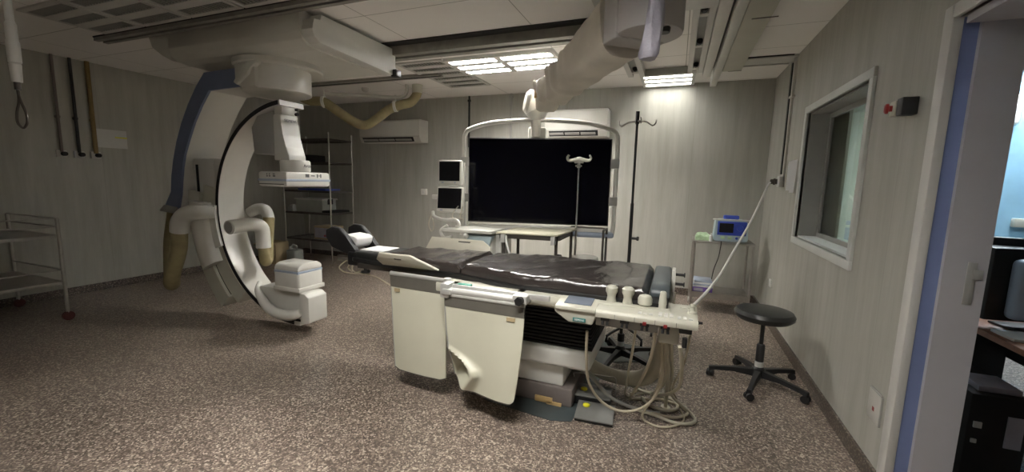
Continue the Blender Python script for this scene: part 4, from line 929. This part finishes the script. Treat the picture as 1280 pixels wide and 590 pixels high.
# ------------------------------------------------------------------ right cart
ct = thing('steel_trolley', 'two-shelf steel trolley standing at the back wall near right corner', 'trolley', (.54, 5.2, 0))
cx0, cx1, cy0, cy1 = .22, .84, 5.12, 5.55
part('top_shelf', MB().box(cx0, cx1, cy0, cy1, .80, .825, .004), M['steel'], ct)
part('lower_shelf', MB().box(cx0 + .01, cx1 - .01, cy0 + .01, cy1 - .01, .20, .225, .004).box(cx0 + .01, cx1 - .01, cy0, cy0 + .015, .17, .235), M['steel'], ct)
for x in (cx0 + .015, cx1 - .015):
    for y in (cy0 + .015, cy1 - .015):
        l = part('leg', MB().cyl((x, y, .07), (x, y, .82), .014), M['steel'], ct)
        part('caster', MB().cyl((x - .012, y, .032), (x + .012, y, .032), .032).cyl((x, y, .04), (x, y, .08), .01), M['lgrey'], l)
dx, dy = .60, 5.30
df = thing('defibrillator', 'white and blue defibrillator with dark screen on the trolley top', 'medical device', (dx, dy, .827))
part('housing', MB().prism([(dx - .165, .828), (dx + .165, .828), (dx + .175, .86), (dx + .165, 1.05), (dx + .12, 1.075), (dx - .12, 1.075), (dx - .165, 1.05), (dx - .175, .86)], 'y', dy - .10, dy + .10, .012), M['paleblue'], df)
part('front_panel', MB().box(dx - .14, dx + .15, dy - .106, dy - .10, .90, 1.055, .002), M['royal'], df, 'royal blue front panel')
part('screen', MB().box(dx - .12, dx + .02, dy - .109, dy - .105, .93, 1.035), M['smallscreen'], df)
part('dial', MB().lathe([(.034, 0), (.03, .018), (.0, .02)], (dx + .085, dy - .106, .985), 24, (0, -1, 0)), M['royal'], df)
part('top_handle', MB().box(dx - .08, dx + .08, dy - .03, dy + .03, 1.075, 1.12, .014, seg=3), M['royal'], df)
part('handle_rail', MB().box(dx - .19, dx + .19, dy - .11, dy - .06, 1.065, 1.08, .004), M['offwhite'], df)
part('lower_keys', MB().box(dx - .10, dx - .06, dy - .106, dy - .10, .855, .885, .002).box(dx - .03, dx + .01, dy - .106, dy - .10, .855, .885, .002), M['green'], df)
part('lower_socket', MB().cyl((dx + .06, dy - .108, .87), (dx + .06, dy - .10, .87), .014), M['royal'], df)
random.seed(9)
gb_ = cushion([(.24, 5.18), (.41, 5.18), (.41, 5.36), (.24, 5.36)], .826, .90, .022, 8, cell=.012)
solo('green_plastic_bag', gb_, M['green'], 'crumpled pale green plastic bag on the trolley beside defibrillator', 'bag', (.35, 5.27, .826))
solo('small_bottle', MB().lathe([(.018, 0), (.018, .06), (.009, .07), (.009, .09)], (.40, 5.16, .826), 16), M['paper'], 'small white bottle standing before the green bag', 'bottle', (.40, 5.16, .826))
bx = solo('carton', MB().box(.25, .46, 5.15, 5.40, .226, .285, .002), M['purple'], 'purple printed carton on the lower trolley shelf', 'box', (.36, 5.27, .226))
SHIFT[bx] = V((.36, 5.27, .226))
part('printed_band', MB().box(.265, .36, 5.146, 5.151, .24, .272), M['plasticbag'], bx)
for k in range(4):
    solo('paper_pack', MB().box(.25 + .004 * k, .47 - .006 * k, 5.15 + .003 * k, 5.42, .2865 + .018 * k, .303 + .018 * k, .002), M['paper'] if k % 2 == 0 else M['bluegrey'],
         ['white flat pack directly on the purple carton', 'blue-grey flat pack, second in the stack on the carton', 'white flat pack, third in the stack on the carton', 'blue-grey flat pack, topmost on the carton stack'][k], 'pack', (.36, 5.28, .2865 + .018 * k), group='flat packs on the purple carton')
solo('hanging_cord', MB().tube([(.50, 5.08, .84), (.50, 5.10, .79), (.49, 5.14, .65), (.46, 5.2, .5), (.45, 5.25, .372)], .005, 6), M['black'], 'thin black cord hanging inside the steel trolley', 'cord', (.5, 5.1, .8))

# ------------------------------------------------------------------ back wall items
def aircon(x0, x1, z0, z1, y0, label):
    t = thing('air_conditioner', label, 'air conditioner', ((x0 + x1) / 2, YB, z0), group='split air conditioners')
    part('housing', MB().prism([(y0 + .02, z1), (y0, z1 - .02), (y0, z0 + .085), (y0 + .05, z0), (YB - .002, z0), (YB - .002, z1)], 'x', x0, x1, .006), M['white'], t)
    v = part('air_outlet', MB().prism([(y0 - .003, z0 + .08), (y0 + .043, z0 + .012), (y0 + .05, z0 + .012), (y0 + .006, z0 + .08)], 'x', x0 + .06, x1 - .12), M['blackm'], t)
    fb = MB()
    for k in range(3):
        xa = x0 + .07 + (x1 - x0 - .20) * k / 3
        fb.prism([(y0 - .006, z0 + .05), (y0 + .02, z0 + .025), (y0 + .023, z0 + .03), (y0 - .002, z0 + .056)], 'x', xa, xa + (x1 - x0 - .20) / 3 - .02)
    part('louvre_blade', fb, M['orangepatch'] if False else M['greyplast'], v)
    part('seam', MB().box(x0, x1, y0 - .002, y0 + .002, z0 + .088, z0 + .094), M['greyplast'], t)
    return t
aircon(-4.95, -3.78, 2.02, 2.37, 5.60, 'white wall air conditioner left of the display, in shade')
aircon(-1.75, -.90, 2.06, 2.42, 5.60, 'white wall air conditioner partly hidden behind the display frame')
def wall_cable(x, z0, z1, w, m, label):
    solo('wall_conduit', MB().box(x - w / 2, x + w / 2, YB - .02, YB - .001, z0, z1).box(x - w, x + w, YB - .026, YB - .001, (z0 + z1) / 2 + .3, (z0 + z1) / 2 + .33), m, label, 'conduit', (x, YB, z0), group='conduits on the back wall')
wall_cable(-3.04, 1.95, HC - .001, .022, M['duct'], 'black conduit on back wall left of the display frame')
wall_cable(-2.35, 2.0, HC - .001, .03, M['greyplast'], 'grey conduit on back wall just above the display')
sw = solo('wall_socket', MB().box(-3.90, -3.80, YB - .045, YB - .001, 1.19, 1.29, .006), M['offwhite'], 'cream surface socket on back wall left of small monitors', 'socket', (-3.85, YB, 1.2), group='wall sockets')
SHIFT[sw] = V((-3.85, YB, 1.2)); part('switch_rocker', MB().box(-3.87, -3.83, YB - .05, YB - .044, 1.22, 1.26, .002), M['lgrey'], sw)
# right wall items
cv = thing('wall_conduit', 'black and white conduit dropping down the right wall to plug', 'conduit', (XR, 4.9, 1.5))
part('black_cable', MB().box(XR - .030, XR - .001, 4.95, 4.995, 1.58, 2.66), M['duct'], cv)
part('white_trunking', MB().box(XR - .022, XR - .001, 4.90, 4.94, 1.50, HC - .001, .003).box(XR - .03, XR - .001, 4.84, 4.97, 2.32, 2.34), M['white'], cv)
pg = thing('wall_socket', 'pale socket with metal plug on the right wall, feeding white hose', 'socket', (XR, 5.0, 1.5), group='wall sockets')
part('socket_box', MB().box(XR - .05, XR - .001, 4.90, 5.0, 1.45, 1.56, .008), M['lgrey'], pg)
part('metal_plug', MB().cyl((XR - .05, 4.97, 1.505), (XR - .10, 5.0, 1.505), .026, n=14).cyl((XR - .065, 4.98, 1.505), (XR - .08, 4.985, 1.505), .034, n=14), M['darksteel'], pg)
solo('white_hose', MB().tube([(.90, 5.0, 1.505), (.86, 4.92, 1.46), (.80, 4.77, 1.35), (.73, 4.6, 1.22), (.64, 4.35, 1.09), (.55, 4.1, .98), (.45, 3.8, .87), (.36, 3.5, .78), (.28, 3.2, .745), (.22, 2.95, .74), (.17, 2.7, .755), (.14, 2.5, .78), (.12, 2.35, .80)], .010, 10, 6), M['wcable'], 'white hose sagging from right wall plug to the console', 'hose', (.87, 5.0, 1.5))
for k, (ya, yb, z0, z1) in enumerate(((4.62, 4.80, 1.42, 1.70), (4.44, 4.63, 1.40, 1.70))):
    def fpap(u, v, ya=ya, yb=yb, z0=z0, z1=z1, k=k): return (XR - .006 - .006 * k - .006 * (1 - v) * (1 - v) * u, yb + (ya - yb) * u, z0 + (z1 - z0) * v)
    mb = MB().grid(fpap, 8, 8)
    bmesh.ops.solidify(mb.bm, geom=mb.bm.faces[:], thickness=.0015)
    p = solo('paper_sheet', mb, M['whitepaper'], ['white paper sheet on right wall nearer the plug', 'white paper sheet on right wall nearer the window'][k], 'paper', (XR, (ya + yb) / 2, z0), group='paper sheets on the right wall')
es = thing('emergency_stop', 'grey emergency stop box with red button on the right wall', 'switch', (XR, 2.55, 1.84))
part('back_box', MB().box(XR - .062, XR - .001, 2.49, 2.545, 1.795, 1.875, .004), M['black'], es)
part('switch_box', MB().box(XR - .066, XR - .001, 2.545, 2.605, 1.80, 1.87, .006), M['cream'], es)
part('red_button', MB().lathe([(.014, 0), (.014, .012), (.024, .014), (.024, .024), (.016, .030)], (XR - .066, 2.575, 1.836), 20, (-1, .25, 0)), M['red'], es)
so = thing('wall_socket', 'low wall socket with reddish mark on the right wall by the doorway', 'socket', (XR, 2.48, .37), group='wall sockets')
part('socket_plate', MB().box(XR - .008, XR - .001, 2.42, 2.55, .30, .45, .003), M['wallplate'], so)
part('red_mark', MB().box(XR - .009, XR - .008, 2.475, 2.495, .35, .37), M['darkred'], so)
part('dark_edge', MB().box(XR - .008, XR - .001, 2.412, 2.42, .30, .45).box(XR - .008, XR - .001, 2.42, 2.55, .45, .458), M['greyplast'], so)
sk = solo('wall_socket', MB().box(XR - .015, XR - .001, 4.95, 5.05, .40, .48, .004), M['offwhite'], 'small white socket low on right wall behind the free stool', 'socket', (XR, 5.0, .4), group='wall sockets')

# ------------------------------------------------------------------ left wall
for y, m, r, lab in ((2.57, M['greypipe'], .014, 'grey-brown gas pipe on left wall, leftmost of the three'), (2.72, M['duct'], .015, 'black gas pipe on left wall, middle of the three'), (2.87, M['tanpipe'], .022, 'ochre gas pipe on left wall, rightmost of the three')):
    t = thing('gas_pipe', lab, 'pipe', (XL, y, 1.6), group='gas pipes on the left wall')
    part('pipe', MB().cyl((XL + .03, y, 1.66), (XL + .03, y, HC - .001), r).cyl((XL + .001, y, 2.05), (XL + .035, y, 2.05), .02), m, t)
    part('outlet_plate', MB().box(XL + .001, XL + .03, y - .045, y + .045, 1.60, 1.68, .006), M['lgrey'], t)
    part('outlet', MB().cyl((XL + .03, y + .01, 1.64), (XL + .075, y + .01, 1.64), .024), M['blackm'], t)
ns = solo('paper_notice', MB().box(XL + .001, XL + .004, 2.90, 3.20, 1.74, 1.96), M['lgrey'], 'pale paper notice beside the gas pipes on left wall', 'notice', (XL, 3.05, 1.74))
SHIFT[ns] = V((XL, 3.05, 1.74)); part('yellow_tag', MB().box(XL + .004, XL + .006, 3.08, 3.20, 1.865, 1.88), M['yellow'], ns)

# left trolley
lt = thing('steel_trolley', 'dim two-tier steel trolley cut by the left edge', 'trolley', (-5.7, 1.9, 0))
lx0, lx1, ly0, ly1 = -6.42, -5.45, 1.50, 2.06
part('top_shelf', MB().box(lx0, lx1, ly0, ly1, .81, .84, .004), M['steel'], lt)
part('lower_shelf', MB().box(lx0, lx1, ly0, ly1, .36, .39, .004), M['steel'], lt)
for x in (lx0, lx1):
    for y in (ly0, ly1):
        l = part('leg', MB().cyl((x, y, .08), (x, y, 1.00), .015), M['steel'], lt)
        part('caster', MB().cyl((x - .014, y, .045), (x + .014, y, .045), .045).cyl((x, y, .05), (x, y, .09), .01), M['caster'], l, 'dark red caster')
gr = MB()
for z in (1.0, .92): gr.tube([(lx0, ly1, z), (lx1, ly1, z)], .007, 8, smooth=False).tube([(lx1, ly0, z), (lx1, ly1, z)], .007, 8, smooth=False)
gr.tube([(lx0, ly1, .50), (lx1, ly1, .50)], .007, 8, smooth=False).tube([(lx1, ly0, .50), (lx1, ly1, .50)], .007, 8, smooth=False)
part('guard_rail', gr, M['steel'], lt)

# hanging handle
hh = thing('ceiling_pull', 'jointed pipe with cable loop hanging from ceiling at top left', 'hanging handle', (-3.4, 1.2, HC))
part('upper_tube', MB().lathe([(.018, 2.24), (.018, 2.72)], (-3.41, 1.2, 0), 20).cyl((-3.41, 1.2, 2.35), (-3.34, 1.17, 2.41), .015), M['lgrey'], hh)
part('joint', MB().lathe([(.017, 2.02), (.027, 2.03), (.028, 2.13), (.024, 2.145), (.024, 2.23), (.018, 2.24)], (-3.41, 1.2, 0), 20), M['lgrey'], hh)
part('lower_tube', MB().lathe([(.019, 1.925), (.022, 1.93), (.025, 2.02)], (-3.413, 1.2, 0), 20), M['lgrey'], hh)
part('cable_loop', MB().tube([(-3.415, 1.2, 1.92), (-3.42, 1.2, 1.87), (-3.40, 1.2, 1.82), (-3.362, 1.2, 1.76), (-3.36, 1.2, 1.71), (-3.41, 1.2, 1.68), (-3.465, 1.2, 1.71), (-3.46, 1.2, 1.765), (-3.425, 1.2, 1.82), (-3.415, 1.2, 1.88)], .006, 8).cyl((-3.415, 1.2, 1.885), (-3.415, 1.2, 1.93), .014), M['darksteel'], hh)

# ------------------------------------------------------------------ shelf rack in the corner
sh = thing('wire_shelf_rack', 'chrome wire shelving rack in the dim back left corner', 'shelf', (-5.75, 5.3, 0))
sx0, sx1, sy0, sy1 = -6.15, -5.14, 5.12, 5.62
for x in (sx0, sx1):
    for y in (sy0, sy1): part('post', MB().cyl((x, y, 0), (x, y, 2.14), .013), M['chrome'], sh)
for z in (.42, .86, 1.22, 1.68, 2.05):
    m = MB().box(sx0, sx1, sy0, sy0 + .012, z - .03, z).box(sx0, sx1, sy1 - .012, sy1, z - .03, z).box(sx0, sx0 + .012, sy0, sy1, z - .03, z).box(sx1 - .012, sx1, sy0, sy1, z - .03, z)
    for k in range(1, 20):
        x = sx0 + (sx1 - sx0) * k / 20; m.box(x - .003, x + .003, sy0, sy1, z - .008, z - .002)
    part('wire_shelf', m, M['darksteel'], sh)
bb = solo('storage_box', MB().box(-5.98, -5.40, 5.20, 5.50, .861, 1.06, .01), M['jug'], 'translucent plastic storage box on the middle wire shelf', 'box', (-5.7, 5.35, .861))
SHIFT[bb] = V((-5.7, 5.35, .861)); part('lid', MB().box(-6.0, -5.38, 5.18, 5.52, 1.06, 1.085, .006), M['lgrey'], bb); part('latch', MB().box(-5.39, -5.365, 5.30, 5.40, .99, 1.08, .004), M['black'], bb)
solo('crumpled_wrap', cushion([(-6.12, 5.15), (-6.0, 5.15), (-6.0, 5.4), (-6.12, 5.4)], .861, .96, .02, 12, .012), M['jug'], 'crumpled clear wrap beside the storage box on wire shelf', 'plastic wrap', (-6.06, 5.28, .861))
solo('black_tray', MB().lathe([(.10, 0), (.18, .015), (.20, .04), (.12, .06)], (-5.25 - .1, 5.30, 0.861), 28) if False else MB().box(-5.37, -5.15, 5.15, 5.55, .861, .90, .015), M['blackm'], 'flat black tray at the right of the middle wire shelf', 'tray', (-5.26, 5.35, .861))
pc = solo('carton', MB().box(-5.56, -5.18, 5.16, 5.42, .421, .64, .004), M['cardboard'], 'pale printed carton on the bottom wire shelf', 'box', (-5.4, 5.3, .421)); SHIFT[pc] = V((-5.4, 5.3, .421))
part('printed_label', MB().box(-5.54, -5.22, 5.155, 5.161, .45, .61), M['plasticbag'], pc); part('red_print', MB().box(-5.34, -5.30, 5.152, 5.156, .47, .50), M['red'], pc)
solo('blue_folder', MB().box(-5.9, -5.3, 5.18, 5.5, 1.221, 1.25, .003), M['royal'], 'blue folder lying on the upper wire shelf', 'folder', (-5.6, 5.3, 1.221))
solo('storage_crate', MB().box(-6.1, -5.6, 5.18, 5.5, 1.681, 1.80, .01), M['blackm'], 'dark crate on the high wire shelf', 'crate', (-5.8, 5.3, 1.681))

cx_ = thing('cardboard_box', 'open cardboard box on the floor left of wire rack', 'box', (-6.2, 4.9, 0))
part('box_body', MB().box(-6.40, -6.02, 4.80, 5.05, .0, .36, .003), M['cardboard'], cx_)
part('box_flap', MB().box(-6.40, -6.02, 4.70, 4.80, .345, .355, .002, mtx=Matrix.Translation((0, 4.8, .35)) @ Matrix.Rotation(.25, 4, 'X') @ Matrix.Translation((0, -4.8, -.35))), M['cardboard'], cx_)
part('tape', MB().box(-6.25, -6.08, 4.795, 4.80, .17, .19), M['darksteel'], cx_)
jg = thing('jerrycan', 'milky plastic jerrycan on the floor beside the cardboard box', 'canister', (-5.75, 4.95, 0))
part('can_body', MB().box(-5.86, -5.64, 4.85, 5.02, 0, .26, .03, seg=3), M['jug'], jg)
part('handle', MB().tube([(-5.70, 4.93, .25), (-5.70, 4.93, .31), (-5.78, 4.93, .33), (-5.82, 4.93, .27)], .014, 10), M['jug'], jg)
part('cap', MB().cyl((-5.83, 4.93, .26), (-5.83, 4.93, .30), .025), M['lgrey'], jg)

# ------------------------------------------------------------------ control room
dk = thing('control_desk', 'brown wooden desk in the control room beyond the doorway', 'desk', (2.0, 2.9, 0))
part('desktop', MB().prism([(1.50, 1.75), (2.30, 1.75), (2.30, 3.95), (1.50, 3.95)], 'z', .72, .75, .004), M['wood'], dk)
part('side_panel', MB().box(1.56, 2.24, 1.80, 1.83, 0, .72), M['wood'], dk)
part('back_panel', MB().box(1.56, 2.24, 3.88, 3.91, 0, .72), M['blackm'], dk)
part('leg', MB().box(2.22, 2.27, 1.80, 1.85, 0, .72), M['wood'], dk)
part('rear_skirt', MB().box(2.24, 2.27, 1.85, 3.88, .30, .72), M['blackm'], dk)
def bigmon(x, y, rz, label, w=.5, h=.38):
    t = thing('computer_monitor', label, 'monitor', (x, y, .752), rz, group='control room monitors', local=True)
    part('housing', MB().box(-w / 2, w / 2, -.025, .025, .04, .04 + h, .012), M['black'], t)
    part('screen', MB().box(-w / 2 + .02, w / 2 - .02, .024, .027, .06, .02 + h), M['smallscreen'], t)
    part('back_shell', MB().box(-w * .36, w * .36, -.09, -.02, .06, -.01 + h, .03, seg=3), M['bluegrey'] if 'grey back' in label else M['black'], t)
    part('stand', MB().cyl((0, -.02, .008), (0, -.02, .2), .025).box(-.14, .14, -.12, .09, 0, .012, .005), M['black'], t)
bigmon(1.765, 2.90, math.radians(10), 'black computer monitor with grey back on control room desk, nearer one')
bigmon(1.90, 3.55, math.radians(-15), 'black computer monitor on control room desk, further one')
solo('paper_stack', MB().box(1.53, 1.65, 2.62, 2.78, .751, .765, .001), M['paper'], 'white papers on the control room desk', 'papers', (1.59, 2.70, .751))
solo('keyboard', MB().box(1.72, 2.12, 2.30, 2.44, .751, .77, .004, mtx=Rz(.1, (1.92, 2.37, 0))), M['greyplast'], 'grey keyboard lying on the control room desk', 'keyboard', (1.92, 2.37, .751))
pc_ = thing('computer_tower', 'black computer tower under the control room desk', 'computer', (1.65, 2.9, 0))
part('case', MB().box(1.42, 1.64, 2.62, 3.08, .03, .47, .006), M['blackm'], pc_)
part('front_sticker', MB().box(1.56, 1.62, 2.614, 2.62, .22, .38), M['plasticbag'], pc_)
part('rear_port', MB().box(1.44, 1.47, 2.612, 2.62, .30, .33).box(1.44, 1.46, 2.612, 2.62, .22, .24), M['lgrey'], pc_)
part('foot', MB().box(1.43, 1.63, 2.66, 3.04, 0, .03), M['blackm'], pc_)
solo('disc_box', MB().box(1.46, 1.62, 2.66, 2.84, .472, .50, .002), M['plasticbag'], 'flat lilac box lying on the computer tower', 'box', (1.54, 2.75, .472))
solo('computer_cable', MB().tube([(1.66, 2.60, .46), (1.74, 2.55, .44), (1.76, 2.54, .30), (1.72, 2.52, .15), (1.62, 2.5, .04), (1.52, 2.48, .012)], .014, 10), M['lgrey'], 'thick grey cable beside the computer tower', 'cable', (1.66, 2.6, .46))
solo('wall_box', MB().box(3.22, 3.42, YB - .06, YB - .001, 1.10, 1.19, .01), M['cream'], 'cream box mounted on the blue control room wall', 'wall box', (3.32, YB, 1.1))
solo('wall_lamp', MB().box(3.00, 3.12, YB - .09, YB - .001, 2.12, 2.42, .03, seg=3), M['offwhite'], 'white curved fitting high on the blue control room wall', 'wall fitting', (3.06, YB, 2.1))

# ------------------------------------------------------------------ world + view
wd = bpy.data.worlds.new('world'); sc.world = wd; wd.use_nodes = True
wd.node_tree.nodes['Background'].inputs[0].default_value = (.05, .055, .06, 1)
wd.node_tree.nodes['Background'].inputs[1].default_value = .2
sc.view_settings.view_transform = 'Standard'; sc.view_settings.look = 'None'
sc.view_settings.gamma = 1; sc.view_settings.use_curve_mapping = False
sc.view_settings.exposure = 1.42
